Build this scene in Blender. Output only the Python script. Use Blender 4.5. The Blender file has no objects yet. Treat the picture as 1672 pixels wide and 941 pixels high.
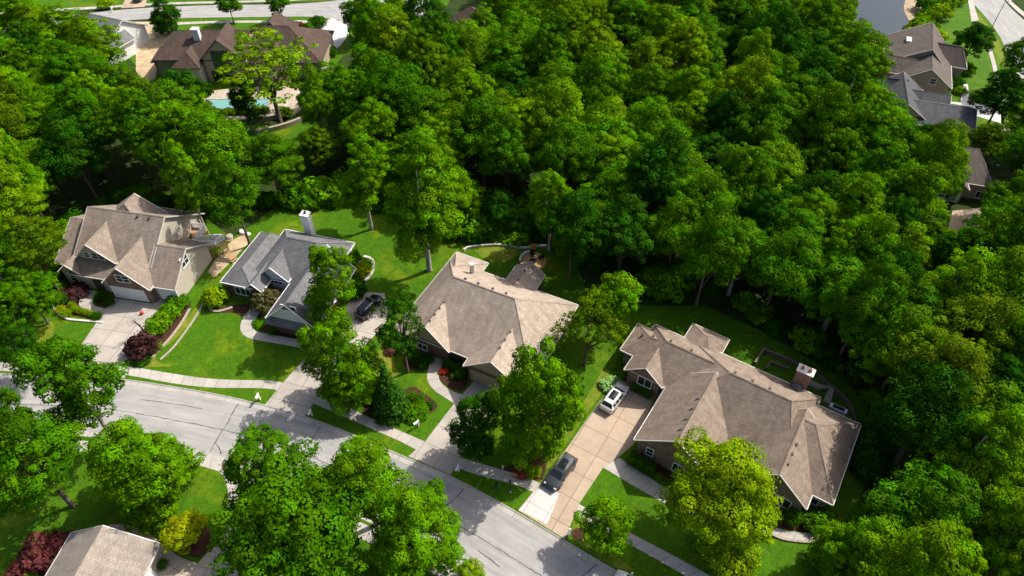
import bpy, bmesh, math, random
import numpy as np
from mathutils import Vector, Matrix

# ------------------------------------------------------------------ camera, light, exposure
scene = bpy.context.scene
COL = scene.collection
CAM_H = 70.0
PITCH = math.radians(45.6)
FPX = 1115.0                       # focal length in photo pixels (photo is 1672 x 941)
cam_d = bpy.data.cameras.new("camera")
cam = bpy.data.objects.new("camera", cam_d)
COL.objects.link(cam)
cam.location = (0, 0, CAM_H)
cam.rotation_euler = (math.pi / 2 - PITCH, 0, 0)
cam_d.sensor_fit = 'HORIZONTAL'
cam_d.sensor_width = 36.0
cam_d.lens = 36.0 * FPX / 1672.0
cam_d.clip_start = 0.5
cam_d.clip_end = 3000
scene.camera = cam

SUN_EL = math.radians(50)
SUN_DIR = Vector((0.88, 0.47, 0)).normalized()      # horizontal direction towards the sun
world = bpy.data.worlds.new("World")
scene.world = world
world.use_nodes = True
wn = world.node_tree
for n in list(wn.nodes):
    wn.nodes.remove(n)
sky = wn.nodes.new("ShaderNodeTexSky")
sky.sky_type = 'NISHITA'
sky.sun_disc = False
sky.sun_elevation = SUN_EL
sky.sun_rotation = math.atan2(SUN_DIR.x, SUN_DIR.y)
sky.air_density = 0.8
sky.dust_density = 4.0
bg = wn.nodes.new("ShaderNodeBackground")
bg.inputs["Strength"].default_value = 0.14
wo = wn.nodes.new("ShaderNodeOutputWorld")
wn.links.new(sky.outputs[0], bg.inputs[0])
wn.links.new(bg.outputs[0], wo.inputs[0])
sun_d = bpy.data.lights.new("sun", 'SUN')
sun_d.energy = 4.4
sun_d.angle = math.radians(0.5)
sun_d.color = (1.0, 0.955, 0.87)
sun = bpy.data.objects.new("sun", sun_d)
COL.objects.link(sun)
sv = Vector((SUN_DIR.x * math.cos(SUN_EL), SUN_DIR.y * math.cos(SUN_EL), math.sin(SUN_EL)))
sun.rotation_euler = sv.to_track_quat('Z', 'Y').to_euler()
sun.location = (60, 60, 120)
scene.view_settings.view_transform = 'Standard'
scene.view_settings.look = 'None'
scene.view_settings.gamma = 1.0
scene.view_settings.use_curve_mapping = False
scene.view_settings.exposure = 0.48
scene.cycles.max_bounces = 5
scene.cycles.diffuse_bounces = 3
scene.cycles.glossy_bounces = 2
scene.cycles.transmission_bounces = 3
scene.cycles.transparent_max_bounces = 4
scene.cycles.caustics_reflective = False
scene.cycles.caustics_refractive = False
scene.cycles.use_denoising = True
try:
    scene.cycles.denoiser = 'OPENIMAGEDENOISE'
except Exception:
    pass

# ------------------------------------------------------------------ measuring helpers
SP, CP = math.sin(PITCH), math.cos(PITCH)


def ray(px, py):
    u = (px - 836.0) / FPX
    v = (py - 470.5) / FPX
    return Vector((u, CP - v * SP, -SP - v * CP))


def G(px, py, z=0.0):
    """the point at height z seen at this place of the survey photograph"""
    d = ray(px, py)
    t = (z - CAM_H) / d.z
    return Vector((d.x * t, d.y * t, z))


def scale_at(px, py, z=0.0):
    """photo pixels per metre there"""
    p = G(px, py, z)
    depth = p.y * CP - (z - CAM_H) * SP
    return FPX / depth


def in_poly(x, y, poly):
    c = False
    j = len(poly) - 1
    for i in range(len(poly)):
        xi, yi = poly[i]
        xj, yj = poly[j]
        if (yi > y) != (yj > y) and x < (xj - xi) * (y - yi) / (yj - yi) + xi:
            c = not c
        j = i
    return c


def project(p):
    z = p[2] - CAM_H
    d = p[1] * CP - z * SP
    return 836 + FPX * p[0] / d, 470.5 + FPX * (-p[1] * SP - z * CP) / d


# ------------------------------------------------------------------ materials
def mat(name):
    m = bpy.data.materials.new(name)
    m.use_nodes = True
    nt = m.node_tree
    for n in list(nt.nodes):
        nt.nodes.remove(n)
    out = nt.nodes.new("ShaderNodeOutputMaterial")
    return m, nt, out


class NT:
    """tiny helper around a node tree"""

    def __init__(s, nt):
        s.nt = nt

    def n(s, typ, **kw):
        nd = s.nt.nodes.new(typ)
        for k, v in kw.items():
            if k in nd.inputs:
                nd.inputs[k].default_value = v
            else:
                setattr(nd, k, v)
        return nd

    def l(s, a, b):
        s.nt.links.new(a, b)

    def math(s, op, a, b=None, c=None):
        nd = s.nt.nodes.new("ShaderNodeMath")
        nd.operation = op
        for i, v in enumerate((a, b, c)):
            if v is None:
                continue
            if isinstance(v, (int, float)):
                nd.inputs[i].default_value = v
            else:
                s.l(v, nd.inputs[i])
        return nd.outputs[0]

    def mix(s, fac, a, b, blend='MIX'):
        nd = s.nt.nodes.new("ShaderNodeMix")
        nd.data_type = 'RGBA'
        nd.blend_type = blend
        for sock, v in ((nd.inputs[0], fac), (nd.inputs[6], a), (nd.inputs[7], b)):
            if isinstance(v, (int, float)):
                sock.default_value = v
            elif isinstance(v, (tuple, list)):
                sock.default_value = (*v[:3], 1)
            else:
                s.l(v, sock)
        return nd.outputs[2]

    def noise(s, scale, detail=4, rough=0.6, vec=None, dist=0.0):
        nd = s.nt.nodes.new("ShaderNodeTexNoise")
        nd.inputs["Scale"].default_value = scale
        nd.inputs["Detail"].default_value = detail
        nd.inputs["Roughness"].default_value = rough
        nd.inputs["Distortion"].default_value = dist
        if vec is not None:
            s.l(vec, nd.inputs["Vector"])
        return nd.outputs[0]

    def ramp(s, fac, stops):
        nd = s.nt.nodes.new("ShaderNodeValToRGB")
        el = nd.color_ramp.elements
        el[0].position, el[0].color = stops[0][0], (*stops[0][1], 1)
        el[1].position, el[1].color = stops[-1][0], (*stops[-1][1], 1)
        for p, c in stops[1:-1]:
            e = el.new(p)
            e.color = (*c, 1)
        s.l(fac, nd.inputs[0])
        return nd.outputs[0]

    def bump(s, h, strength=0.3, dist=0.1):
        nd = s.nt.nodes.new("ShaderNodeBump")
        nd.inputs["Strength"].default_value = strength
        nd.inputs["Distance"].default_value = dist
        s.l(h, nd.inputs["Height"])
        return nd.outputs[0]

    def bsdf(s, col, rough=0.8, spec=0.3, normal=None, metal=0.0):
        nd = s.nt.nodes.new("ShaderNodeBsdfPrincipled")
        if isinstance(col, (tuple, list)):
            nd.inputs["Base Color"].default_value = (*col[:3], 1)
        else:
            s.l(col, nd.inputs["Base Color"])
        if isinstance(rough, (int, float)):
            nd.inputs["Roughness"].default_value = rough
        else:
            s.l(rough, nd.inputs["Roughness"])
        nd.inputs["Specular IOR Level"].default_value = spec
        nd.inputs["Metallic"].default_value = metal
        if normal is not None:
            s.l(normal, nd.inputs["Normal"])
        return nd


MATS = {}


def plain(name, col, rough=0.6, spec=0.4, metal=0.0, vary=0.12, nscale=3.0):
    if name in MATS:
        return MATS[name]
    m, nt, out = mat(name)
    h = NT(nt)
    tc = h.n("ShaderNodeTexCoord")
    f = h.noise(nscale, 5, 0.65, tc.outputs["Object"])
    lo = tuple(c * (1 - vary) for c in col)
    hi = tuple(min(1, c * (1 + vary)) for c in col)
    c = h.ramp(f, [(0.3, lo), (0.7, hi)])
    b = h.bsdf(c, rough, spec, None, metal)
    h.l(b.outputs[0], out.inputs[0])
    MATS[name] = m
    return m


def grass_mat(name, dark, mid, yel, seed=0.0):
    m, nt, out = mat(name)
    h = NT(nt)
    geo = h.n("ShaderNodeNewGeometry")
    mp = h.n("ShaderNodeMapping")
    mp.inputs["Location"].default_value = (seed * 13.1, seed * 7.7, 0)
    h.l(geo.outputs["Position"], mp.inputs[0])
    v = mp.outputs[0]
    big = h.noise(0.16, 4, 0.6, v, 0.6)
    med = h.noise(0.9, 5, 0.65, v, 0.8)
    fine = h.noise(7.0, 4, 0.75, v)
    c1 = h.ramp(big, [(0.36, mid), (0.52, mid), (0.68, yel)])
    c2 = h.mix(h.ramp(med, [(0.38, (0, 0, 0)), (0.68, (1, 1, 1))]), c1, dark)
    c2 = h.mix(0.62, c1, c2)
    c3 = h.mix(0.75, c2, h.ramp(fine, [(0.25, (0.45, 0.45, 0.45)), (0.5, (1, 1, 1)), (0.75, (1.5, 1.45, 1.3))]), 'MULTIPLY')
    worn = h.noise(0.55, 6, 0.75, v, 1.2)
    c3 = h.mix(h.ramp(worn, [(0.60, (0, 0, 0)), (0.72, (0.55, 0.55, 0.55))]), c3, tuple(0.5 * x + 0.5 * y for x, y in zip(yel, (0.17, 0.13, 0.06))))
    clump = h.noise(2.6, 4, 0.7, v, 0.5)
    c3 = h.mix(0.7, c3, h.ramp(clump, [(0.3, (0.66, 0.7, 0.6)), (0.7, (1.22, 1.18, 1.1))]), 'MULTIPLY')
    hh = h.math('ADD', h.math('MULTIPLY', med, 0.5), fine)
    b = h.bsdf(c3, 0.9, 0.15, h.bump(hh, 0.6, 0.12))
    h.l(b.outputs[0], out.inputs[0])
    return m


def floor_mat():
    m, nt, out = mat("forest_floor")
    h = NT(nt)
    geo = h.n("ShaderNodeNewGeometry")
    v = geo.outputs["Position"]
    a = h.noise(0.35, 6, 0.7, v, 0.5)
    f = h.noise(5.0, 5, 0.75, v)
    c = h.ramp(a, [(0.35, (0.016, 0.035, 0.006)), (0.5, (0.03, 0.06, 0.01)), (0.66, (0.05, 0.045, 0.02))])
    c = h.mix(0.8, c, h.ramp(f, [(0.25, (0.4, 0.4, 0.4)), (0.7, (1.5, 1.5, 1.5))]), 'MULTIPLY')
    b = h.bsdf(c, 0.95, 0.1, h.bump(f, 0.8, 0.3))
    h.l(b.outputs[0], out.inputs[0])
    return m


def concrete_mat(name, base, slab=(1.5, 1.5), joint=0.05, vary=0.16, jdark=0.45):
    """poured slabs: joints follow the UV map, which is in metres"""
    m, nt, out = mat(name)
    h = NT(nt)
    uv = h.n("ShaderNodeUVMap")
    sep = h.n("ShaderNodeSeparateXYZ")
    h.l(uv.outputs[0], sep.inputs[0])
    geo = h.n("ShaderNodeNewGeometry")
    v = geo.outputs["Position"]
    wob = h.math('MULTIPLY', h.math('SUBTRACT', h.noise(0.8, 2, 0.5, v), 0.5), 0.08)
    us = h.math('DIVIDE', h.math('ADD', sep.outputs[0], wob), slab[0])
    vs = h.math('DIVIDE', sep.outputs[1], slab[1])
    ju = h.math('MULTIPLY', h.math('PINGPONG', us, 0.5), slab[0])
    jv = h.math('MULTIPLY', h.math('PINGPONG', vs, 0.5), slab[1])
    j = h.math('MINIMUM', ju, jv)
    jm = h.math('LESS_THAN', j, joint)
    # per slab tone (cells centred between the joints)
    cu = h.math('FLOOR', us)
    cv = h.math('FLOOR', vs)
    comb = h.n("ShaderNodeCombineXYZ")
    h.l(cu, comb.inputs[0])
    h.l(cv, comb.inputs[1])
    wn_ = h.n("ShaderNodeTexWhiteNoise")
    h.l(comb.outputs[0], wn_.inputs[0])
    tone = h.math('ADD', 1 - vary * 0.5, h.math('MULTIPLY', wn_.outputs[0], vary))
    st = h.ramp(h.noise(0.5, 6, 0.7, v, 0.4), [(0.3, (0.82, 0.80, 0.77)), (0.6, (1.02, 1.01, 1.0)), (0.8, (1.08, 1.08, 1.07))])
    sp = h.ramp(h.noise(9.0, 4, 0.8, v), [(0.25, (0.85, 0.85, 0.85)), (0.7, (1.07, 1.07, 1.07))])
    c = h.mix(1.0, base, st, 'MULTIPLY')
    c = h.mix(1.0, c, sp, 'MULTIPLY')
    tn = h.n("ShaderNodeCombineXYZ")
    for i in range(3):
        h.l(tone, tn.inputs[i])
    c = h.mix(1.0, c, tn.outputs[0], 'MULTIPLY')
    c = h.mix(jm, c, tuple(x * jdark for x in base))
    b = h.bsdf(c, 0.85, 0.25)
    h.l(b.outputs[0], out.inputs[0])
    return m


def road_mat():
    m, nt, out = mat("road_concrete")
    h = NT(nt)
    uv = h.n("ShaderNodeUVMap")
    geo = h.n("ShaderNodeNewGeometry")
    v = geo.outputs["Position"]
    mp = h.n("ShaderNodeMapping")
    mp.inputs["Scale"].default_value = (0.12, 1.4, 1)
    h.l(uv.outputs[0], mp.inputs[0])
    streak = h.noise(1.0, 5, 0.6, mp.outputs[0])
    blot = h.noise(0.35, 6, 0.7, v, 0.6)
    fine = h.noise(12.0, 3, 0.8, v)
    base = (0.335, 0.325, 0.31)
    c = h.mix(1.0, base, h.ramp(streak, [(0.3, (0.76, 0.76, 0.77)), (0.65, (1.08, 1.07, 1.06))]), 'MULTIPLY')
    c = h.mix(1.0, c, h.ramp(blot, [(0.3, (0.84, 0.84, 0.85)), (0.55, (1, 1, 1)), (0.75, (1.06, 1.05, 1.03))]), 'MULTIPLY')
    c = h.mix(1.0, c, h.ramp(fine, [(0.25, (0.84, 0.84, 0.84)), (0.7, (1.08, 1.08, 1.08))]), 'MULTIPLY')
    b = h.bsdf(c, 0.85, 0.25)
    h.l(b.outputs[0], out.inputs[0])
    return m


def shingle_mat(name, c1, c2, row=0.19, width=0.5, streaks=0.0):
    m, nt, out = mat(name)
    h = NT(nt)
    uv = h.n("ShaderNodeUVMap")
    br = h.n("ShaderNodeTexBrick")
    h.l(uv.outputs[0], br.inputs["Vector"])
    br.inputs["Color1"].default_value = (*c1, 1)
    br.inputs["Color2"].default_value = (*c2, 1)
    br.inputs["Mortar"].default_value = (*[x * 0.5 for x in c1], 1)
    br.inputs["Scale"].default_value = 1.0
    br.inputs["Mortar Size"].default_value = 0.022
    br.inputs["Mortar Smooth"].default_value = 0.4
    br.inputs["Bias"].default_value = 0.0
    br.inputs["Brick Width"].default_value = width
    br.inputs["Row Height"].default_value = row
    geo = h.n("ShaderNodeNewGeometry")
    v = geo.outputs["Position"]
    blot = h.noise(0.5, 6, 0.7, v, 0.7)
    fine = h.noise(6.0, 4, 0.8, v)
    mp = h.n("ShaderNodeMapping")
    mp.inputs["Scale"].default_value = (1.6, 0.22, 1)
    h.l(uv.outputs[0], mp.inputs[0])
    st = h.noise(1.0, 4, 0.6, mp.outputs[0])
    c = h.mix(1.0, br.outputs[0], h.ramp(blot, [(0.3, (0.78, 0.77, 0.76)), (0.55, (1, 1, 1)), (0.75, (1.15, 1.13, 1.1))]), 'MULTIPLY')
    c = h.mix(0.8, c, h.ramp(fine, [(0.25, (0.72, 0.72, 0.72)), (0.7, (1.2, 1.2, 1.2))]), 'MULTIPLY')
    c = h.mix(0.7, c, h.ramp(st, [(0.3, (0.70, 0.69, 0.68)), (0.7, (1.14, 1.13, 1.12))]), 'MULTIPLY')
    b = h.bsdf(c, 0.9, 0.2, h.bump(br.outputs[1], -0.5, 0.04))
    h.l(b.outputs[0], out.inputs[0])
    return m


def brick_mat(name, c1, c2, mortar):
    m, nt, out = mat(name)
    h = NT(nt)
    uv = h.n("ShaderNodeUVMap")
    br = h.n("ShaderNodeTexBrick")
    h.l(uv.outputs[0], br.inputs["Vector"])
    br.inputs["Color1"].default_value = (*c1, 1)
    br.inputs["Color2"].default_value = (*c2, 1)
    br.inputs["Mortar"].default_value = (*mortar, 1)
    br.inputs["Scale"].default_value = 1.0
    br.inputs["Mortar Size"].default_value = 0.012
    br.inputs["Brick Width"].default_value = 0.3
    br.inputs["Row Height"].default_value = 0.1
    geo = h.n("ShaderNodeNewGeometry")
    blot = h.noise(1.2, 6, 0.7, geo.outputs["Position"])
    c = h.mix(1.0, br.outputs[0], h.ramp(blot, [(0.3, (0.7, 0.7, 0.7)), (0.7, (1.2, 1.2, 1.2))]), 'MULTIPLY')
    b = h.bsdf(c, 0.9, 0.2)
    h.l(b.outputs[0], out.inputs[0])
    return m


def siding_mat(name, col, step=0.22):
    m, nt, out = mat(name)
    h = NT(nt)
    uv = h.n("ShaderNodeUVMap")
    sep = h.n("ShaderNodeSeparateXYZ")
    h.l(uv.outputs[0], sep.inputs[0])
    fr = h.math('FRACT', h.math('DIVIDE', sep.outputs[1], step))
    geo = h.n("ShaderNodeNewGeometry")
    blot = h.noise(0.7, 5, 0.7, geo.outputs["Position"])
    c = h.mix(h.math('LESS_THAN', fr, 0.14), col, tuple(x * 0.62 for x in col))
    c = h.mix(1.0, c, h.ramp(blot, [(0.3, (0.9, 0.9, 0.89)), (0.7, (1.05, 1.05, 1.05))]), 'MULTIPLY')
    b = h.bsdf(c, 0.7, 0.3)
    h.l(b.outputs[0], out.inputs[0])
    return m


def leaf_mat(name="leaf", trans=0.3, gloss=0.05):
    m, nt, out = mat(name)
    h = NT(nt)
    oi = h.n("ShaderNodeObjectInfo")
    at = h.n("ShaderNodeAttribute")
    at.attribute_name = "tint"
    hs = h.n("ShaderNodeHueSaturation")
    h.l(oi.outputs["Color"], hs.inputs["Color"])
    sep = h.n("ShaderNodeSeparateXYZ")
    h.l(at.outputs["Vector"], sep.inputs[0])
    h.l(h.math('ADD', 0.5 - 0.022, h.math('MULTIPLY', sep.outputs[1], 0.044)), hs.inputs["Hue"])
    h.l(h.math('ADD', 0.55, h.math('MULTIPLY', sep.outputs[0], 0.95)), hs.inputs["Value"])
    hs.inputs["Saturation"].default_value = 1.0
    c = hs.outputs[0]
    d = h.n("ShaderNodeBsdfDiffuse")
    h.l(c, d.inputs[0])
    t = h.n("ShaderNodeBsdfTranslucent")
    h.l(h.mix(1.0, c, (1.35, 1.25, 0.6), 'MULTIPLY'), t.inputs[0])
    mx = h.n("ShaderNodeMixShader")
    mx.inputs[0].default_value = trans
    h.l(d.outputs[0], mx.inputs[1])
    h.l(t.outputs[0], mx.inputs[2])
    g = h.n("ShaderNodeBsdfGlossy")
    g.inputs["Roughness"].default_value = 0.5
    g.inputs["Color"].default_value = (0.9, 0.95, 0.8, 1)
    mx2 = h.n("ShaderNodeMixShader")
    mx2.inputs[0].default_value = gloss
    h.l(mx.outputs[0], mx2.inputs[1])
    h.l(g.outputs[0], mx2.inputs[2])
    h.l(mx2.outputs[0], out.inputs[0])
    return m


def water_mat(name, col, rough=0.05):
    m, nt, out = mat(name)
    h = NT(nt)
    geo = h.n("ShaderNodeNewGeometry")
    nz = h.noise(1.5, 4, 0.6, geo.outputs["Position"])
    b = h.bsdf(col, rough, 0.5, h.bump(nz, 0.15, 0.1))
    h.l(b.outputs[0], out.inputs[0])
    return m


LAWN = grass_mat("lawn_grass", (0.024, 0.075, 0.001), (0.056, 0.148, 0.001), (0.125, 0.185, 0.003))
LAWN_Y = grass_mat("dry_lawn_grass", (0.06, 0.12, 0.008), (0.15, 0.19, 0.012), (0.24, 0.22, 0.03), 3.0)
FLOOR = floor_mat()
ROAD = road_mat()
WALK = concrete_mat("sidewalk_concrete", (0.42, 0.39, 0.35), (1.5, 50.0), 0.03)
KERB = concrete_mat("kerb_concrete", (0.40, 0.375, 0.345), (3.0, 50.0), 0.03)
DRIVE_W = concrete_mat("pale_drive_concrete", (0.40, 0.362, 0.32), (2.6, 2.6), 0.035)
DRIVE_T = concrete_mat("tan_drive_concrete", (0.41, 0.32, 0.235), (3.05, 3.05), 0.04)
FRESH = concrete_mat("fresh_concrete", (0.55, 0.54, 0.52), (2.4, 2.4), 0.03)
PATIO = concrete_mat("patio_concrete", (0.46, 0.39, 0.31), (1.2, 1.2), 0.03)
DIRT = plain("bare_dirt", (0.42, 0.32, 0.20), 0.95, 0.1, vary=0.3, nscale=0.6)
MULCH = plain("mulch", (0.055, 0.027, 0.016), 0.95, 0.1, vary=0.5, nscale=5)
SAND = plain("shore_sand", (0.35, 0.27, 0.18), 0.95, 0.1, vary=0.3, nscale=1.0)
ROOF_TAUPE = shingle_mat("taupe_shingles", (0.315, 0.255, 0.205), (0.24, 0.193, 0.155))
ROOF_TAN = shingle_mat("tan_shingles", (0.465, 0.38, 0.305), (0.37, 0.30, 0.24))
ROOF_GREY = shingle_mat("charcoal_shingles", (0.20, 0.20, 0.205), (0.15, 0.15, 0.155))
ROOF_BROWN = shingle_mat("brown_shingles", (0.305, 0.24, 0.187), (0.23, 0.18, 0.14))
ROOF_DARK = shingle_mat("dark_brown_shingles", (0.105, 0.072, 0.057), (0.075, 0.052, 0.042))
ROOF_UMBER = shingle_mat("umber_shingles", (0.155, 0.128, 0.112), (0.115, 0.095, 0.083))
ROOF_SLATE = shingle_mat("slate_shingles", (0.10, 0.102, 0.11), (0.075, 0.077, 0.084))
ROOF_ASH = shingle_mat("ash_shingles", (0.36, 0.31, 0.265), (0.28, 0.24, 0.205))
BRICK_RED = brick_mat("red_brick", (0.17, 0.07, 0.045), (0.11, 0.045, 0.03), (0.22, 0.17, 0.14))
BRICK_PINK = brick_mat("rosy_brick", (0.25, 0.135, 0.10), (0.17, 0.09, 0.065), (0.30, 0.24, 0.20))
BRICK_TAN = brick_mat("tan_brick", (0.27, 0.18, 0.125), (0.19, 0.125, 0.085), (0.30, 0.25, 0.2))
SIDING_CREAM = siding_mat("cream_siding", (0.50, 0.44, 0.36))
SIDING_WHITE = siding_mat("white_siding", (0.68, 0.68, 0.67))
SIDING_TAN = siding_mat("tan_siding", (0.37, 0.30, 0.21))
WHITE = plain("white_paint", (0.80, 0.79, 0.77), 0.5, 0.4, vary=0.06)
TRIM = plain("trim_paint", (0.56, 0.53, 0.48), 0.5, 0.4, vary=0.06)
DARKTRIM = plain("dark_trim", (0.06, 0.045, 0.035), 0.6, 0.3)
BLACK = plain("black_metal", (0.012, 0.012, 0.014), 0.45, 0.5)
WOOD = plain("deck_wood", (0.40, 0.26, 0.13), 0.8, 0.2, vary=0.2)
TIMBER = plain("weathered_timber", (0.16, 0.12, 0.09), 0.85, 0.2, vary=0.25)
STONE = plain("wall_stone", (0.34, 0.28, 0.22), 0.9, 0.2, vary=0.3, nscale=4)
BARK = plain("bark", (0.13, 0.10, 0.075), 0.95, 0.1, vary=0.4, nscale=4)
BARK_PALE = plain("pale_bark", (0.30, 0.27, 0.23), 0.95, 0.1, vary=0.3, nscale=4)
SEAM = plain("tar_seam", (0.085, 0.082, 0.078), 0.8, 0.2, vary=0.3)
GLASS = plain("window_glass", (0.02, 0.026, 0.03), 0.06, 0.8, vary=0.2)
TERRA = plain("terracotta", (0.35, 0.15, 0.07), 0.8, 0.2)
RED = plain("red_rubber", (0.5, 0.03, 0.02), 0.4, 0.4)
ORANGE = plain("orange_fabric", (0.55, 0.22, 0.02), 0.7, 0.2)
LEAF = leaf_mat("leaf", 0.24, 0.002)
NEEDLE = leaf_mat("needle", 0.10, 0.003)
WATER = water_mat("pond_water", (0.010, 0.017, 0.022), 0.12)
POOLW = water_mat("pool_water", (0.17, 0.36, 0.35), 0.06)

# ------------------------------------------------------------------ object helpers


def tag(o, label, cat, group=None):
    o["label"] = label
    o["category"] = cat
    if group:
        o["group"] = group
    return o


def thing(name, label, cat, loc=(0, 0, 0), rz=0.0, group=None):
    o = bpy.data.objects.new(name, None)
    COL.objects.link(o)
    o.empty_display_size = 0.3
    o.location = loc
    o.rotation_euler = (0, 0, rz)
    return tag(o, label, cat, group)


def copy_tree(src, loc, rz, label, group=None):
    r = src.copy()
    COL.objects.link(r)
    r.location = loc
    r.rotation_euler = (0, 0, rz)
    r["label"] = label
    if group:
        r["group"] = group
    for ch in list(src.children):
        c = ch.copy()
        COL.objects.link(c)
        c.parent = r
        for g in list(ch.children):
            d = g.copy()
            COL.objects.link(d)
            d.parent = c
    return r


class MB:
    """collects faces with metre UVs and links them as ONE mesh object"""

    def __init__(s):
        s.v, s.f, s.uv, s.mi = [], [], [], []

    def face(s, pts, uvs=None, mi=0):
        pts = [Vector(p) for p in pts]
        if uvs is None:
            n = Vector((0, 0, 0))
            for i in range(len(pts)):
                a, b = pts[i], pts[(i + 1) % len(pts)]
                n += a.cross(b)
            n = n.normalized() if n.length > 1e-9 else Vector((0, 0, 1))
            if abs(n.z) > 0.999:
                t, bt = Vector((1, 0, 0)), Vector((0, 1, 0))
            else:
                t = Vector((0, 0, 1)).cross(n).normalized()
                bt = n.cross(t)
            uvs = [(p.dot(t), p.dot(bt)) for p in pts]
        i0 = len(s.v)
        s.v += pts
        s.f.append(list(range(i0, i0 + len(pts))))
        s.uv.append(uvs)
        s.mi.append(mi)

    def box(s, x0, x1, y0, y1, z0, z1, M=None, mi=0, taper=0.0):
        t = taper
        P = [(x0, y0, z0), (x1, y0, z0), (x1, y1, z0), (x0, y1, z0),
             (x0 + t, y0 + t, z1), (x1 - t, y0 + t, z1), (x1 - t, y1 - t, z1), (x0 + t, y1 - t, z1)]
        P = [Vector(p) for p in P]
        if M is not None:
            P = [M @ p for p in P]
        for q in ((0, 3, 2, 1), (4, 5, 6, 7), (0, 1, 5, 4), (1, 2, 6, 5), (2, 3, 7, 6), (3, 0, 4, 7)):
            s.face([P[i] for i in q], mi=mi)

    def tube(s, pts, rad, seg=8, cap=True, mi=0):
        pts = [Vector(p) for p in pts]
        if not isinstance(rad, (list, tuple)):
            rad = [rad] * len(pts)
        rings = []
        for i, p in enumerate(pts):
            d = (pts[min(i + 1, len(pts) - 1)] - pts[max(i - 1, 0)])
            d = d.normalized() if d.length > 1e-9 else Vector((0, 0, 1))
            a = d.cross(Vector((0.31, 0.95, 0.05)))
            if a.length < 0.1:
                a = d.cross(Vector((1, 0, 0)))
            a.normalize()
            b = d.cross(a)
            rings.append([p + (a * math.cos(2 * math.pi * k / seg) + b * math.sin(2 * math.pi * k / seg)) * rad[i] for k in range(seg)])
        for i in range(len(rings) - 1):
            for k in range(seg):
                k2 = (k + 1) % seg
                s.face([rings[i][k], rings[i][k2], rings[i + 1][k2], rings[i + 1][k]], mi=mi)
        if cap:
            s.face(list(reversed(rings[0])), mi=mi)
            s.face(rings[-1], mi=mi)

    def build(s, name, mats, parent=None, smooth=False, merge=True):
        if not isinstance(mats, (list, tuple)):
            mats = [mats]
        me = bpy.data.meshes.new(name)
        me.from_pydata([tuple(p) for p in s.v], [], s.f)
        ul = me.uv_layers.new(name="UVMap")
        flat = [c for face in s.uv for u in face for c in u]
        ul.data.foreach_set("uv", flat)
        me.polygons.foreach_set("material_index", s.mi)
        for m in mats:
            me.materials.append(m)
        if merge:
            bm = bmesh.new()
            bm.from_mesh(me)
            bmesh.ops.remove_doubles(bm, verts=bm.verts, dist=0.0015)
            bm.to_mesh(me)
            bm.free()
        if smooth:
            me.polygons.foreach_set("use_smooth", [True] * len(me.polygons))
        me.update()
        o = bpy.data.objects.new(name, me)
        COL.objects.link(o)
        if parent is not None:
            o.parent = parent
        return o


def chaikin(pts, n=2, closed=False):
    pts = [Vector(p) for p in pts]
    for _ in range(n):
        q = []
        m = len(pts)
        rng = range(m) if closed else range(m - 1)
        if not closed:
            q.append(pts[0])
        for i in rng:
            a, b = pts[i], pts[(i + 1) % m]
            q.append(a.lerp(b, 0.25))
            q.append(a.lerp(b, 0.75))
        if not closed:
            q.append(pts[-1])
        pts = q
    return pts


def sheet(name, pts, z, m, uvdir=None, skirt=None, smooth=0, kind="structure"):
    """flat polygon with a short vertical skirt down to the ground below it"""
    P = [Vector((p[0], p[1], z)) for p in pts]
    if smooth:
        P = chaikin(P, smooth, True)
    mb = MB()
    a = math.radians(uvdir[2]) if uvdir else 0
    ox, oy = (uvdir[0], uvdir[1]) if uvdir else (0, 0)

    def uv(p):
        dx, dy = p.x - ox, p.y - oy
        return (dx * math.cos(a) + dy * math.sin(a), -dx * math.sin(a) + dy * math.cos(a))
    area = sum(P[i].x * P[(i + 1) % len(P)].y - P[(i + 1) % len(P)].x * P[i].y for i in range(len(P)))
    if area < 0:
        P.reverse()
    mb.face(P, [uv(p) for p in P])
    if skirt is not None:
        for i in range(len(P)):
            p, q = P[i], P[(i + 1) % len(P)]
            lo = Vector((0, 0, skirt - z))
            mb.face([p, p + lo, q + lo, q])
    o = mb.build(name, m)
    bm = bmesh.new()
    bm.from_mesh(o.data)
    bmesh.ops.triangulate(bm, faces=[f for f in bm.faces if len(f.verts) > 4])
    bm.to_mesh(o.data)
    bm.free()
    if kind:
        o["kind"] = kind
    return o


def px(*pts, z=0.0):
    return [G(a, b, z) for a, b in pts]


def resample(pts, step):
    pts = [Vector(p) for p in pts]
    out = [pts[0]]
    acc = 0.0
    for i in range(len(pts) - 1):
        a, b = pts[i], pts[i + 1]
        L = (b - a).length
        d = step - acc
        while d < L:
            out.append(a.lerp(b, d / L))
            d += step
        acc = L - (d - step)
    out.append(pts[-1])
    return out


def offset(pts, d):
    out = []
    for i, p in enumerate(pts):
        t = pts[min(i + 1, len(pts) - 1)] - pts[max(i - 1, 0)]
        n = Vector((-t.y, t.x, 0)).normalized()
        out.append(p + n * d)
    return out


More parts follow.
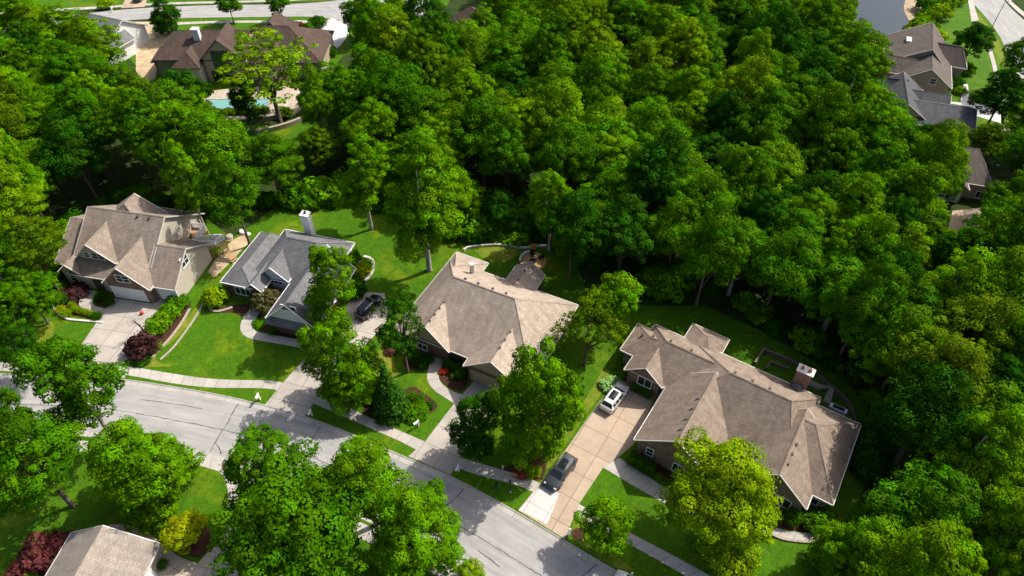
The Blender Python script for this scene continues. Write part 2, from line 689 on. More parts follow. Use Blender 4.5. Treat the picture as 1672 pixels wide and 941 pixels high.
def strip(name, A, B, zA, zB, m, kind="structure", skirt=None):
    """ribbon between two matched polylines, UV along its length"""
    mb = MB()
    u = 0.0
    for i in range(len(A) - 1):
        L = ((A[i + 1] - A[i]).length + (B[i + 1] - B[i]).length) / 2
        w = (A[i] - B[i]).length
        a0, a1 = Vector((A[i].x, A[i].y, zA)), Vector((A[i + 1].x, A[i + 1].y, zA))
        b0, b1 = Vector((B[i].x, B[i].y, zB)), Vector((B[i + 1].x, B[i + 1].y, zB))
        mb.face([b0, b1, a1, a0], [(u, 0.7), (u + L, 0.7), (u + L, 0.7 + w), (u, 0.7 + w)])
        if skirt is not None:
            lo0 = Vector((0, 0, skirt - zA))
            mb.face([a0, a1, a1 + lo0, a0 + lo0])
            mb.face([b1, b0, b0 + lo0, b1 + lo0])
        u += L
    o = mb.build(name, m)
    if kind:
        o["kind"] = kind
    return o


# ------------------------------------------------------------------ ground, road, kerbs, pavements
gmb = MB()
gmb.face([(-900, -400, 0), (900, -400, 0), (900, 1500, 0), (-900, 1500, 0)])
ground = gmb.build("ground", FLOOR)
ground["kind"] = "structure"

KN = chaikin(px((-260, 606), (-120, 607), (0, 610), (62, 613), (130, 614.5), (202, 619), (280, 631), (351, 643), (436, 662),
                (510, 684), (560, 702), (665, 748), (737, 777), (843, 835), (922, 883), (980, 917), (1080, 976), (1240, 1072)), 2)
KN = resample(KN, 1.0)
RW = 8.5
GUT = 0.55
roadN = offset(KN, -(GUT + 0.18))
roadS = offset(KN, -(RW - GUT - 0.18))
KS = offset(KN, -RW)
strip("road", roadN, roadS, 0.012, 0.012, ROAD)
for nm, back, front in (("kerb", KN, roadN), ("kerb", KS, roadS)):
    mb = MB()
    u = 0
    for i in range(len(back) - 1):
        L = (back[i + 1] - back[i]).length
        prof = [(0.0, 0.0), (0.0, 0.115), (0.12, 0.12), (0.24, 0.05), (0.3, 0.03), (1.0, 0.018)]

        def pt(j, k):
            s, z = prof[k]
            f = s if s >= 1.0 or s <= 0 else s
            p = back[j].lerp(front[j], f)
            return Vector((p.x, p.y, z))
        for k in range(len(prof) - 1):
            q = [pt(i, k + 1), pt(i + 1, k + 1), pt(i + 1, k), pt(i, k)]
            if back is KN:
                q = [q[0], q[1], q[2], q[3]]
            mb.face(q, [(u, k * .1 + .7), (u + L, k * .1 + .7), (u + L, k * .1 + .6), (u, k * .1 + .6)])
        u += L
    o = mb.build(nm, KERB)
    o["kind"] = "structure"

# tar seams and cracks in the road
random.seed(5)
mb = MB()


def seam(pts, w, z=0.017, jit=0.07):
    pts = resample(pts, 0.45)
    pts = [p + Vector((random.uniform(-jit, jit), random.uniform(-jit, jit), 0)) for p in pts]
    ws = [w * random.uniform(0.5, 1.4) for _ in pts]
    L = [a + (b - a) for a, b in zip(pts, pts)]
    A, B = [], []
    for i, p in enumerate(pts):
        t = pts[min(i + 1, len(pts) - 1)] - pts[max(i - 1, 0)]
        n = Vector((-t.y, t.x, 0)).normalized()
        A.append(p + n * ws[i])
        B.append(p - n * ws[i])
    for i in range(len(pts) - 1):
        q = [B[i], B[i + 1], A[i + 1], A[i]]
        mb.face([(v.x, v.y, z) for v in q])


mid = offset(KN, -RW * 0.53)
seam(mid, 0.042, jit=0.05)
z0 = 0.021
for pl in (((391, 656), (372, 690), (352, 722), (344, 738)), ((526, 692), (512, 715), (495, 738), (480, 765)),
           ((758, 797), (745, 812), (722, 830), (700, 852)), ((40, 616), (20, 640)),
           ((780, 898), (805, 917), (816, 925)), ((980, 918), (930, 960)), ((352, 722), (362, 741)), ((495, 738), (520, 748))):
    seam(px(*pl), 0.055, z0, 0.08)
    z0 += 0.0008
seam(px((230, 652), (300, 662), (330, 668)), 0.03, 0.03)
so = mb.build("road_seams", SEAM)
so["kind"] = "structure"

# lawns: sheets standing a kerb's height above the road
north_far = px((1345, 1080), (1350, 880), (1400, 830), (1440, 700), (1380, 620), (1240, 540), (1150, 500), (1050, 500), (960, 480), (940, 430),
               (890, 398), (760, 392), (730, 360), (640, 342), (560, 337), (450, 340), (380, 390), (340, 360), (215, 330), (100, 400), (85, 480), (30, 540), (-60, 560), (-260, 560))
kn_back = [p for p in KN if p.x < north_far[0].x - 3]
sheet("lawn", kn_back + [p for p in north_far], 0.10, LAWN, skirt=0.0)
ks_back = offset(KS, -0.01)
sheet("lawn", [p for p in ks_back if -95 < p.x < 20] + [Vector((20, 10, 0)), Vector((-95, 10, 0))], 0.10, LAWN, skirt=0.0)
# drier, yellower grass
DRY = [
    ((940, 700), (965, 668), (985, 640), (1000, 610), (985, 600), (965, 640), (930, 690), (900, 735), (885, 760), (898, 770)),
    ((600, 610), (625, 560), (638, 545), (650, 560), (640, 590), (655, 620), (620, 650), (600, 640)),
    ((300, 600), (200, 600), (215, 585), (290, 540), (330, 490), (338, 492), (300, 545), (240, 590)),
    ((930, 870), (940, 845), (975, 860), (1000, 905), (1040, 935), (1010, 930), (960, 905)),
    ((770, 405), (800, 402), (840, 405), (850, 415), (820, 432), (790, 425)),
    ((35, 560), (62, 540), (90, 520), (86, 560), (40, 585)),
]
for i, d in enumerate(DRY):
    sheet("dry_grass", px(*d), 0.1035 + i * 0.0002, LAWN_Y, smooth=2)

# pavement north of the road
top = px((-200, 588), (0, 591), (62, 596), (130, 596), (202, 597), (280, 611), (342, 620), (404, 622), (435, 622), (463, 625), (510, 640), (560, 661.5), (607, 685), (637, 697.5), (694, 722))
bot = px((-200, 603), (0, 606), (62, 610), (130, 609), (199, 611), (280, 627), (342, 634.5), (404, 634.5), (435, 635), (451, 637), (505, 657), (560, 680), (618, 706), (653, 721), (681, 736))


def matched(a, b, n):
    def res(pl):
        pl = chaikin(pl, 2)
        d = [0]
        for i in range(len(pl) - 1):
            d.append(d[-1] + (pl[i + 1] - pl[i]).length)
        out = []
        j = 0
        for k in range(n + 1):
            t = d[-1] * k / n
            while j < len(d) - 2 and d[j + 1] < t:
                j += 1
            f = (t - d[j]) / max(1e-6, d[j + 1] - d[j])
            out.append(pl[j].lerp(pl[j + 1], f))
        return out
    return res(a), res(b)


A_, B_ = matched(top, bot, 60)
strip("pavement", A_, B_, 0.116, 0.116, WALK, skirt=0.0)
A_, B_ = matched(px((747, 747), (782, 757), (833, 772), (860, 780), (884, 791)), px((737, 762), (782, 777), (816, 786), (845, 793), (872, 805)), 20)
strip("pavement", A_, B_, 0.117, 0.117, WALK, skirt=0.0)
A_, B_ = matched(px((945, 824), (975, 840), (1024, 869), (1100, 908), (1180, 953), (1260, 1000)), px((935, 838), (965, 857), (1032, 892), (1090, 924), (1150, 960), (1230, 1010)), 30)
strip("pavement", A_, B_, 0.117, 0.117, WALK, skirt=0.0)
# pavement south of the road with the branch that leads down to the near house
A_, B_ = matched(px((-60, 690), (60, 715), (180, 724), (306, 739), (372, 757), (440, 782), (560, 840), (700, 905), (800, 960)), px((-60, 708), (60, 733), (180, 742), (306, 756), (356, 769), (430, 800), (550, 862), (690, 928), (790, 980)), 50)
strip("pavement", A_, B_, 0.116, 0.116, WALK, skirt=0.0)
A_, B_ = matched(px((384, 764), (388, 778), (396, 800), (400, 830), (395, 870), (385, 905)), px((356, 768), (366, 780), (373, 800), (374, 830), (366, 868), (345, 903)), 14)
strip("driveway", A_, B_, 0.121, 0.121, WALK, skirt=0.0)
sheet("driveway", px((340, 903), (385, 903), (395, 990), (230, 990), (250, 930), (288, 912), (323, 921)), 0.118, PATIO, (-30, 28, -16), 0.0)
A_, B_ = matched(px((140, 882), (158, 862), (186, 856), (224, 860), (256, 880), (290, 910), (326, 922)), px((146, 900), (165, 882), (190, 874), (215, 880), (240, 898), (262, 925), (290, 945)), 16)
strip("walkway", A_, B_, 0.122, 0.122, PATIO, skirt=0.0)

# driveways of the houses in the row
sheet("driveway", px((186, 488), (247, 497), (284, 478), (293, 487), (250, 543), (201, 594), (205, 618), (128, 613), (129, 570)), 0.120, DRIVE_W, (*G(205, 600).xy, -11), 0.0)
sheet("driveway", px((497, 588), (540, 530), (572, 492), (600, 478), (628, 480), (634, 505), (631, 526), (609, 552), (560, 600), (525, 641), (497, 682), (433, 662), (464, 624)), 0.120, DRIVE_W, (*G(464, 624).xy, -17), 0.0)
sheet("driveway", px((744, 657), (775, 622), (806, 600), (850, 615), (822, 650), (790, 690), (755, 739), (736, 776), (667, 746), (694, 722)), 0.120, DRIVE_W, (*G(694, 722).xy, -27), 0.0)
sheet("driveway", px((880, 792), (924, 735), (977, 659), (1012, 622), (1075, 640), (1050, 690), (1040, 722), (1012, 745), (985, 764), (946, 823), (922, 881), (846, 834)), 0.120, DRIVE_T, (*G(954.4, 695).xy, -31.5), 0.0)
sheet("driveway_patch", px((882, 793), (914, 808), (893, 857), (847, 834)), 0.1245, FRESH, (*G(882, 793).xy, -31.5))

# garden walks
A_, B_ = matched(px((724, 578), (722, 600), (715, 615), (721, 629), (737, 639), (757, 647)), px((708, 576), (700, 601), (696, 619), (705, 636), (723, 648), (742, 660)), 16)
strip("walkway", A_, B_, 0.124, 0.124, WALK, skirt=0.0)
A_, B_ = matched(px((428, 506), (420, 518), (413, 532), (416, 543), (440, 547), (495, 557)), px((412, 502), (395, 522), (391, 540), (402, 553), (435, 559), (492, 569)), 16)
strip("walkway", A_, B_, 0.124, 0.124, WALK, skirt=0.0)
A_, B_ = matched(px((157, 476), (151, 490), (152, 500), (172, 505), (182, 508)), px((140, 474), (128, 494), (132, 505), (155, 510), (176, 516)), 14)
strip("walkway", A_, B_, 0.124, 0.124, WALK, skirt=0.0)
A_, B_ = matched(px((1010, 748), (1050, 774), (1118, 819), (1180, 850), (1252, 858), (1290, 870), (1342, 872)), px((984, 764), (1040, 798), (1108, 835), (1175, 868), (1248, 868), (1285, 882), (1340, 886)), 30)
strip("walkway", A_, B_, 0.124, 0.124, WALK, skirt=0.0)
A_, B_ = matched(px((402, 384), (388, 388), (370, 402), (352, 424), (340, 445)), px((408, 396), (396, 408), (380, 426), (366, 440), (350, 455)), 12)
o = strip("garden_path", A_, B_, 0.124, 0.124, DIRT, skirt=0.0)

BEDS = [
    ((588, 676), (600, 658), (624, 655), (655, 640), (676, 630), (690, 642), (706, 652), (716, 662), (710, 672), (690, 684), (664, 690), (640, 686), (612, 684)),
    ((715, 615), (722, 602), (757, 603), (766, 620), (757, 642), (738, 637), (722, 627)),
    ((655, 585), (700, 588), (700, 600), (695, 607), (660, 603)),
    ((86, 496), (98, 478), (140, 466), (141, 476), (128, 495), (133, 506), (165, 514), (168, 523), (120, 517), (95, 511)),
    ((157, 490), (165, 478), (190, 490), (176, 503), (157, 501)),
    ((282, 490), (312, 486), (312, 508), (270, 560), (240, 590), (214, 592), (210, 568), (245, 545)),
    ((346, 506), (375, 499), (408, 497), (412, 503), (398, 520), (380, 510), (360, 513)),
    ((424, 510), (440, 518), (444, 540), (490, 548), (490, 555), (425, 544), (416, 532)),
    ((1035, 728), (1140, 786), (1130, 800), (1022, 752)),
    ((1255, 835), (1350, 845), (1345, 872), (1290, 868), (1250, 856)),
    ((812, 766), (850, 757), (885, 742), (895, 757), (884, 789), (862, 780), (832, 772)),
    ((30, 930), (60, 880), (130, 862), (150, 880), (120, 915), (100, 960), (30, 960)),
    ((250, 872), (275, 845), (330, 850), (350, 880), (330, 915), (292, 905)),
    ((928, 872), (945, 860), (960, 872), (945, 888)),
    ((1020, 615), (1078, 640), (1073, 652), (1015, 628)),
    ((556, 440), (580, 420), (608, 418), (610, 435), (592, 462), (600, 480), (565, 480)),
]
for i, b in enumerate(BEDS):
    sheet("mulch_bed", px(*b), 0.108 + i * 0.0004, MULCH, smooth=2, skirt=0.0)

# far street, its pavement and lawns
sheet("lawn", px((205, 90), (250, 25), (520, 20), (600, 30), (640, 62), (560, 92), (545, 110), (300, 210), (262, 150)), 0.03, LAWN, skirt=0.0)
sheet("lawn", px((-300, -60), (760, -60), (730, 10), (640, 5), (540, 2), (240, 10), (-300, 45)), 0.03, LAWN, skirt=0.0)
A_, B_ = matched(px((-250, 48), (100, 27), (170, 19), (240, 13), (354, 8.4), (441, 8.4), (542, 4), (640, -14)), px((-250, 80), (100, 50), (160, 39), (207, 33.5), (274, 30), (441, 28), (525, 27), (580, 40)), 40)
strip("street", A_, B_, 0.06, 0.06, ROAD, skirt=0.0)
sheet("street", px((555, 40), (548, 20), (560, 2), (600, -30), (690, -30), (704, 0), (716, 22), (690, 38), (655, 50), (610, 52), (575, 46)), 0.064, ROAD, skirt=0.0)
sheet("kerb_island", px((612, 22), (640, 6), (672, 2), (680, 16), (655, 24), (628, 26)), 0.09, LAWN_Y, smooth=2, skirt=0.0)
A_, B_ = matched(px((200, 44), (267, 38), (354, 34.5), (441, 34), (518, 34)), px((200, 48), (267, 42), (354, 38), (441, 37.5), (518, 38)), 30)
strip("pavement", A_, B_, 0.07, 0.07, WALK, skirt=0.0)
A_, B_ = matched(px((-100, 22), (120, 14), (250, 5), (440, 1), (560, -6)), px((-100, 27), (120, 18), (250, 8), (440, 4), (560, -3)), 30)
strip("pavement", A_, B_, 0.07, 0.07, WALK, skirt=0.0)
sheet("driveway", px((198, 14), (212, -16), (245, -16), (236, 12)), 0.075, DRIVE_T, skirt=0.0)
sheet("driveway", px((503, 54), (520, 40), (543, 30), (566, 42), (570, 56), (556, 75), (540, 88), (520, 80)), 0.075, FRESH, skirt=0.0)
sheet("bare_ground", px((205, 36), (262, 36), (284, 58), (272, 85), (258, 112), (252, 135), (222, 128), (222, 80), (203, 60)), 0.045, DIRT, smooth=1, skirt=0.0)
sheet("patio", px((335, 150), (400, 143), (490, 140), (490, 165), (470, 185), (440, 196), (400, 194), (332, 190)), 0.08, PATIO, smooth=1, skirt=0.0)
sheet("lawn", px((395, 205), (470, 205), (530, 190), (550, 240), (480, 262), (400, 250)), 0.02, LAWN, skirt=0.0)

# pond and the street beyond it
sheet("pond_shore", px((1385, -40), (1500, -40), (1508, 20), (1510, 52), (1485, 72), (1440, 72), (1400, 60)), 0.02, SAND, smooth=2)
sheet("pond", px((1350, -40), (1478, -40), (1479, 0), (1474, 16), (1487, 38), (1482, 56), (1462, 62), (1430, 60), (1350, 50)), 0.05, WATER, smooth=2)
sheet("lawn", px((1508, 20), (1540, 10), (1580, 5), (1620, 30), (1660, 110), (1680, 150), (1640, 240), (1560, 205), (1540, 100), (1510, 70)), 0.06, LAWN, skirt=0.0)
sheet("dry_grass", px((1588, 12), (1600, 25), (1628, 62), (1640, 90), (1634, 100), (1622, 84), (1610, 50), (1594, 30)), 0.066, LAWN_Y, smooth=1)
A_, B_ = matched(px((1625, -30), (1640, 5), (1668, 30), (1720, 80), (1790, 160)), px((1566, -30), (1582, 2), (1603, 20), (1634, 60), (1646, 95), (1680, 165)), 30)
strip("street", A_, B_, 0.07, 0.07, ROAD, skirt=0.0)
A_, B_ = matched(px((1586, -20), (1590, 10), (1598, 34)), px((1576, -20), (1582, 10), (1586, 36)), 8)
strip("pavement", A_, B_, 0.085, 0.085, WALK, skirt=0.0)
A_, B_ = matched(px((1619, 80), (1626, 105), (1632, 130), (1645, 170), (1650, 215)), px((1613, 82), (1620, 108), (1625, 132), (1634, 172), (1634, 215)), 12)
strip("pavement", A_, B_, 0.085, 0.085, WALK, skirt=0.0)
A_, B_ = matched(px((1632, -20), (1655, 8), (1690, 34), (1740, 80)), px((1626, -20), (1649, 10), (1684, 38), (1732, 84)), 10)
strip("pavement", A_, B_, 0.085, 0.085, WALK, skirt=0.0)
sheet("driveway", px((1572, 138), (1580, 138), (1583, 166), (1612, 174), (1640, 190), (1640, 204), (1600, 192), (1540, 176), (1540, 166), (1568, 168)), 0.085, FRESH, skirt=0.0)
sheet("driveway", px((1555, 345), (1600, 340), (1612, 372), (1570, 384), (1545, 382)), 0.08, DRIVE_T, (*G(1570, 360).xy, -16), 0.0)

# ------------------------------------------------------------------ houses


class House:
    def __init__(s, name, label, ox, oy, rot, roof, wall, trim=TRIM, group=None):
        s.o = thing(name, label, "house", (ox, oy, 0), math.radians(rot), group)
        s.ox, s.oy, s.t = ox, oy, math.radians(rot)
        s.roof, s.fascia = MB(), MB()
        s.walls = {}
        s.roof_m, s.wall_m, s.trim = roof, wall, trim

    def wall_mb(s, m):
        return s.walls.setdefault(m.name, (MB(), m))[0]

    def block(s, x0, x1, y0, y1, ze, zr, axis='x', a=0.0, b=0.0, ridge=None, wall=None, inset=0.45, rake=0.35, th=0.2, gable=None, base=0.0, fall=None):
        """roof section: eave rectangle, ridge along axis, hip runs a and b (0 = gable end)"""
        def L(u, v, z):
            return Vector((u, v, z)) if axis == 'x' else Vector((v, u, z))
        if axis == 'x':
            u0, u1, v0, v1 = x0, x1, y0, y1
        else:
            u0, u1, v0, v1 = y0, y1, x0, x1
        vr = ridge if ridge is not None else (v0 + v1) / 2
        r0, r1 = u0 + a, u1 - b
        sl0 = (zr - ze) / (vr - v0)
        sl1 = (zr - ze) / (v1 - vr)
        c00, c10, c11, c01 = L(u0, v0, ze), L(u1, v0, ze), L(u1, v1, ze), L(u0, v1, ze)
        R0, R1 = L(r0, vr, zr), L(r1, vr, zr)
        flip = axis == 'y'

        def F(mb, pts):
            mb.face(list(reversed(pts)) if flip else pts)
        dn = Vector((0, 0, -th))
        up = Vector((0, 0, 0.0))
        tops = [[c00, c10, R1, R0], [c11, c01, R0, R1]]
        if a > 0:
            tops.append([c01, c00, R0])
        if b > 0:
            tops.append([c10, c11, R1])
        for t in tops:
            F(s.roof, t)
            F(s.fascia, [p + dn for p in reversed(t)])
        edges = [(c00, c10), (c11, c01)]
        edges += [(c01, c00)] if a > 0 else [(R0, c00), (c01, R0)]
        edges += [(c10, c11)] if b > 0 else [(c10, R1), (R1, c11)]
        for p, q in edges:
            F(s.fascia, [p + dn, q + dn, q, p])
        # gutter and rake boards: a narrow pale strip just outside the shingles
        cen = L((u0 + u1) / 2, (v0 + v1) / 2, 0)
        for p, q in edges:
            d = (q - p)
            if d.length < 0.3:
                continue
            n = Vector((d.y, -d.x, 0)).normalized()
            if n.dot(Vector((cen.x - p.x, cen.y - p.y, 0))) > 0:
                n = -n
            n = n * 0.09
            h_ = Vector((0, 0, 0.02))
            l_ = Vector((0, 0, -0.15))
            s.fascia.face([p + h_, p + n + h_, q + n + h_, q + h_])
            s.fascia.face([p + n + l_, q + n + l_, q + n + h_, p + n + h_])
            s.fascia.face([p + l_, q + l_, q + n + l_, p + n + l_])
        # ridge and hip caps: thin raised bands
        caps = [(R0, R1)]
        if a > 0:
            caps += [(R0, c00), (R0, c01)]
        if b > 0:
            caps += [(R1, c10), (R1, c11)]
        for p, q in caps:
            if (p - q).length < 0.3:
                continue
            d = (q - p).normalized()
            n = d.cross(Vector((0, 0, 1))).normalized() * 0.14
            e = Vector((0, 0, 0.05))
            l = Vector((0, 0, -0.05))
            s.roof.face([p + e, q + e, q + n + l, p + n + l])
            s.roof.face([q + e, p + e, p - n + l, q - n + l])
        # walls
        m = wall or s.wall_m
        w = s.wall_mb(m)
        wu0 = u0 + (inset if a > 0 else rake)
        wu1 = u1 - (inset if b > 0 else rake)
        wv0, wv1 = v0 + inset, v1 - inset
        h0 = ze + sl0 * inset - th - 0.02
        h1 = ze + sl1 * inset - th - 0.02
        F(w, [L(wu0, wv0, base), L(wu1, wv0, base), L(wu1, wv0, h0), L(wu0, wv0, h0)])
        F(w, [L(wu1, wv1, base), L(wu0, wv1, base), L(wu0, wv1, h1), L(wu1, wv1, h1)])
        zt = zr - th - 0.02
        gm = MB() if gable else w

        def end(u, hip, sign):
            if hip:
                pts = [L(u, wv1, base), L(u, wv0, base), L(u, wv0, h0), L(u, wv1, h1)]
                F(w, pts if sign > 0 else list(reversed(pts)))
            elif gable:
                zc = min(h0, h1)
                pts = [L(u, wv1, base), L(u, wv0, base), L(u, wv0, zc), L(u, wv1, zc)]
                F(w, pts if sign > 0 else list(reversed(pts)))
                pts = [L(u, wv1, h1), L(u, wv0, h0), L(u, vr, zt)]
                F(gm, pts if sign > 0 else list(reversed(pts)))
            else:
                pts = [L(u, wv1, base), L(u, wv0, base), L(u, wv0, h0), L(u, vr, zt), L(u, wv1, h1)]
                F(w, pts if sign > 0 else list(reversed(pts)))
        end(wu0, a > 0, 1)
        if gable and not a > 0:
            gm.build('gable', gable, s.o)
            gm = MB()
        end(wu1, b > 0, -1)
        if gable and not b > 0:
            gm.build('gable', gable, s.o)

    def finish(s):
        s.roof_o = s.roof.build("roof", s.roof_m, s.o)
        s.fascia.build("gutter_trim", s.trim, s.o)
        for mb, m in s.walls.values():
            mb.build("wall", m, s.o)
        return s.o

    def on(s, px_, py_, axis, val):
        """local point of a wall plane (axis 'x' or 'y' = val) seen there in the survey photograph"""
        d = ray(px_, py_)
        n = Vector((math.cos(s.t), math.sin(s.t), 0)) if axis == 'x' else Vector((-math.sin(s.t), math.cos(s.t), 0))
        o = Vector((s.ox, s.oy, 0))
        c = Vector((0, 0, CAM_H))
        k = (val + n.dot(o) - n.dot(c)) / n.dot(d)
        w = c + d * k - o
        return Vector((w.x * math.cos(s.t) + w.y * math.sin(s.t), -w.x * math.sin(s.t) + w.y * math.cos(s.t), w.z))

    def frame_mat(s, p, face):
        a = {'y-': 0, 'x+': math.pi / 2, 'y+': math.pi, 'x-': -math.pi / 2}[face]
        return Matrix.Translation(p) @ Matrix.Rotation(a, 4, 'Z')

    def window(s, p, face, w, h, nx=2, ny=1, fr=0.09, m=None, shutters=None, arch=False):
        """a framed window; p is its centre on the wall"""
        m = m or WHITE
        M = s.frame_mat(p, face)
        mb = MB()
        d0, d1 = -0.07, 0.03
        mb.box(-w / 2 - fr, w / 2 + fr, d0, d1, h / 2, h / 2 + fr, M)
        mb.box(-w / 2 - fr, w / 2 + fr, d0 - 0.03, d1, -h / 2 - fr, -h / 2, M)
        mb.box(-w / 2 - fr, -w / 2, d0, d1, -h / 2, h / 2, M)
        mb.box(w / 2, w / 2 + fr, d0, d1, -h / 2, h / 2, M)
        for i in range(1, nx):
            x = -w / 2 + w * i / nx
            mb.box(x - 0.035, x + 0.035, d0 + 0.01, d1, -h / 2, h / 2, M)
        for j in range(1, ny):
            z = -h / 2 + h * j / ny
            mb.box(-w / 2, w / 2, d0 + 0.015, d1, z - 0.03, z + 0.03, M)
        f = mb.build("window", m, s.o)
        g = MB()
        g.box(-w / 2 - 0.01, w / 2 + 0.01, -0.025, 0.02, -h / 2 - 0.01, h / 2 + 0.01, M)
        g.build("pane", GLASS, f)
        return f

    def garage_door(s, p, face, w, h, m=None):
        M = s.frame_mat(p, face)
        mb = MB()
        n = 4
        for i in range(n):
            mb.box(-w / 2, w / 2, -0.06, 0.04, h * i / n + 0.015, h * (i + 1) / n - 0.015, M)
        mb.box(-w / 2 + 0.01, w / 2 - 0.01, -0.04, 0.03, 0.0, h, M)
        for x0, x1 in ((-w / 2 - 0.14, -w / 2), (w / 2, w / 2 + 0.14)):
            mb.box(x0, x1, -0.09, 0.04, 0, h + 0.14, M)
        mb.box(-w / 2, w / 2, -0.09, 0.04, h, h + 0.14, M)
        mb.build("garage_door", m or WHITE, s.o)

    def door(s, p, face, w=1.0, h=2.1, m=None):
        M = s.frame_mat(p, face)
        mb = MB()
        mb.box(-w / 2, w / 2, -0.05, 0.04, 0, h, M)
        mb.box(-w / 2 - 0.1, -w / 2, -0.08, 0.04, 0, h + 0.1, M)
        mb.box(w / 2, w / 2 + 0.1, -0.08, 0.04, 0, h + 0.1, M)
        mb.box(-w / 2, w / 2, -0.08, 0.04, h, h + 0.1, M)
        mb.build("door", m or DARKTRIM, s.o)

    def post(s, x, y, z0, z1, w=0.24, m=None):
        mb = MB()
        mb.box(x - w / 2, x + w / 2, y - w / 2, y + w / 2, z0 + 0.25, z1, None)
        mb.box(x - w / 2 - 0.06, x + w / 2 + 0.06, y - w / 2 - 0.06, y + w / 2 + 0.06, z0, z0 + 0.25, None)
        mb.build("porch_post", m or WHITE, s.o)

    def vents(s, spots, m=None):
        """short roof vents: local (x, y) just standing through the roof"""
        for x, y, z in spots:
            mb = MB()
            mb.box(x - 0.11, x + 0.11, y - 0.11, y + 0.11, z - 0.25, z + 0.12, None)
            mb.box(x - 0.15, x + 0.15, y - 0.15, y + 0.15, z + 0.12, z + 0.17, None)
            mb.build("roof_vent", m or DARKTRIM, s.o)

    def chimney(s, x, y, z0, z1, wx, wy, m, cap=WHITE, pots=0, potm=None):
        mb = MB()
        mb.box(x - wx / 2, x + wx / 2, y - wy / 2, y + wy / 2, z0, z1)
        c = mb.build("chimney", m, s.o)
        k = MB()
        k.box(x - wx / 2 - 0.1, x + wx / 2 + 0.1, y - wy / 2 - 0.1, y + wy / 2 + 0.1, z1, z1 + 0.16)
        k.build("chimney_cap", cap, c)
        for i in range(pots):
            px_ = x + (i - (pots - 1) / 2) * wx * 0.5
            t = MB()
            t.tube([(px_, y, z1 + 0.163), (px_, y, z1 + 0.55)], [0.2, 0.17], 10)
            t.build("chimney_pot", potm or TERRA, c)
        return c


# --- first house of the row: steep taupe roof, cream siding and a brick garage gable
H1 = House("house", "two-storey cream and brick house with steep taupe gables and two white garage doors", -46.43, 65.24, -11.0, ROOF_TAUPE, SIDING_CREAM)
H1.block(-16.0, -4.05, 0.05, 16.0, 3.0, 8.5, 'x', ridge=8.35)
H1.block(-4.35, 0.25, 0.0, 9.9, 3.0, 6.25, 'x')
H1.block(-19.4, -13.0, 1.7, 13.6, 3.0, 6.4, 'x', ridge=7.8)
H1.block(-14.6, -6.4, 6.6, 11.6, 6.3, 9.2, 'y', a=2.6, base=2.5, ridge=-10.5)
H1.block(-15.5, -9.2, 1.9, 8.0, 4.5, 7.5, 'y', ridge=-12.5, base=3.2)
H1.block(-10.3, -3.0, -0.75, 7.5, 3.1, 6.7, 'y', ridge=-6.65, wall=BRICK_PINK)
H1.block(-17.9, -14.0, 0.2, 4.0, 2.9, 4.6, 'y', ridge=-16.0)
H1.finish()
H1.window(H1.on(200, 455.5, 'y', -0.42), 'y-', 1.9, 1.15, 2, 2)
H1.window(Vector((-11.9, 2.23, 5.15)), 'y-', 1.8, 1.0, 2, 2)
H1.window(Vector((-13.6, 2.23, 5.15)), 'y-', 0.8, 0.85, 1, 2)
H1.window(H1.on(120.5, 453, 'y', 0.53), 'y-', 1.0, 1.35, 1, 2)
H1.window(H1.on(300.5, 426, 'x', -0.09), 'x+', 1.5, 1.5, 2, 2)
H1.garage_door(Vector((-7.0, -0.42, 0.121)), 'y-', 4.9, 2.2)
H1.garage_door(Vector((-1.45, 0.43, 0.121)), 'y-', 2.6, 2.2)
H1.post(-10.9, 0.5, 0.12, 2.95)
H1.door(Vector((-12.4, 0.47, 0.12)), 'y-', 1.1, 2.1)
H1.vents([(-6.2, 7.9, 8.25), (-8.0, 7.9, 8.25)])

# --- second house: charcoal roof, white gables, low brick walls
H2 = House("house", "low house with charcoal hip roof, white gables and a tall white chimney", -40.5, 66.91, -15.6, ROOF_GREY, BRICK_RED, WHITE)
H2.block(3.2, 14.55, 2.4, 12.45, 2.9, 6.6, 'x', a=3.9, b=2.9, wall=SIDING_WHITE)
H2.block(0.0, 4.9, 0.0, 10.9, 2.9, 4.25, 'y', a=2.2, b=1.2, ridge=2.55)
H2.block(4.7, 9.4, 2.2, 8.0, 3.3, 5.5, 'y', ridge=7.05, wall=SIDING_WHITE)
H2.block(3.95, 6.6, -0.25, 4.5, 2.9, 4.15, 'y')
H2.block(9.5, 17.0, -4.35, 7.5, 2.9, 6.5, 'y', ridge=13.2, gable=SIDING_WHITE)
H2.finish()
pm = MB()
pm.face([(9.6, -4.8, 2.5), (16.9, -4.8, 2.5), (16.9, -3.99, 3.1), (9.6, -3.99, 3.1)])
pm.box(9.6, 16.9, -4.9, -4.8, 2.38, 2.52)
pm.build("pent_roof", ROOF_GREY, H2.o)
H2.window(H2.on(397, 476, 'y', 0.43), 'y-', 2.3, 1.3, 3, 1)
H2.window(H2.on(451, 459, 'y', 2.53), 'y-', 1.8, 1.0, 3, 1)
H2.window(H2.on(471, 503.5, 'y', -4.02), 'y-', 2.0, 0.8, 3, 1)
H2.window(H2.on(464.5, 530, 'y', -3.92), 'y-', 1.5, 0.75, 2, 1)
H2.door(Vector((5.3, 0.08, 0.12)), 'y-', 1.1, 2.1)
H2.chimney(7.4, 12.5, 0.0, 6.7, 1.15, 1.0, WHITE, WHITE, 1, BLACK)

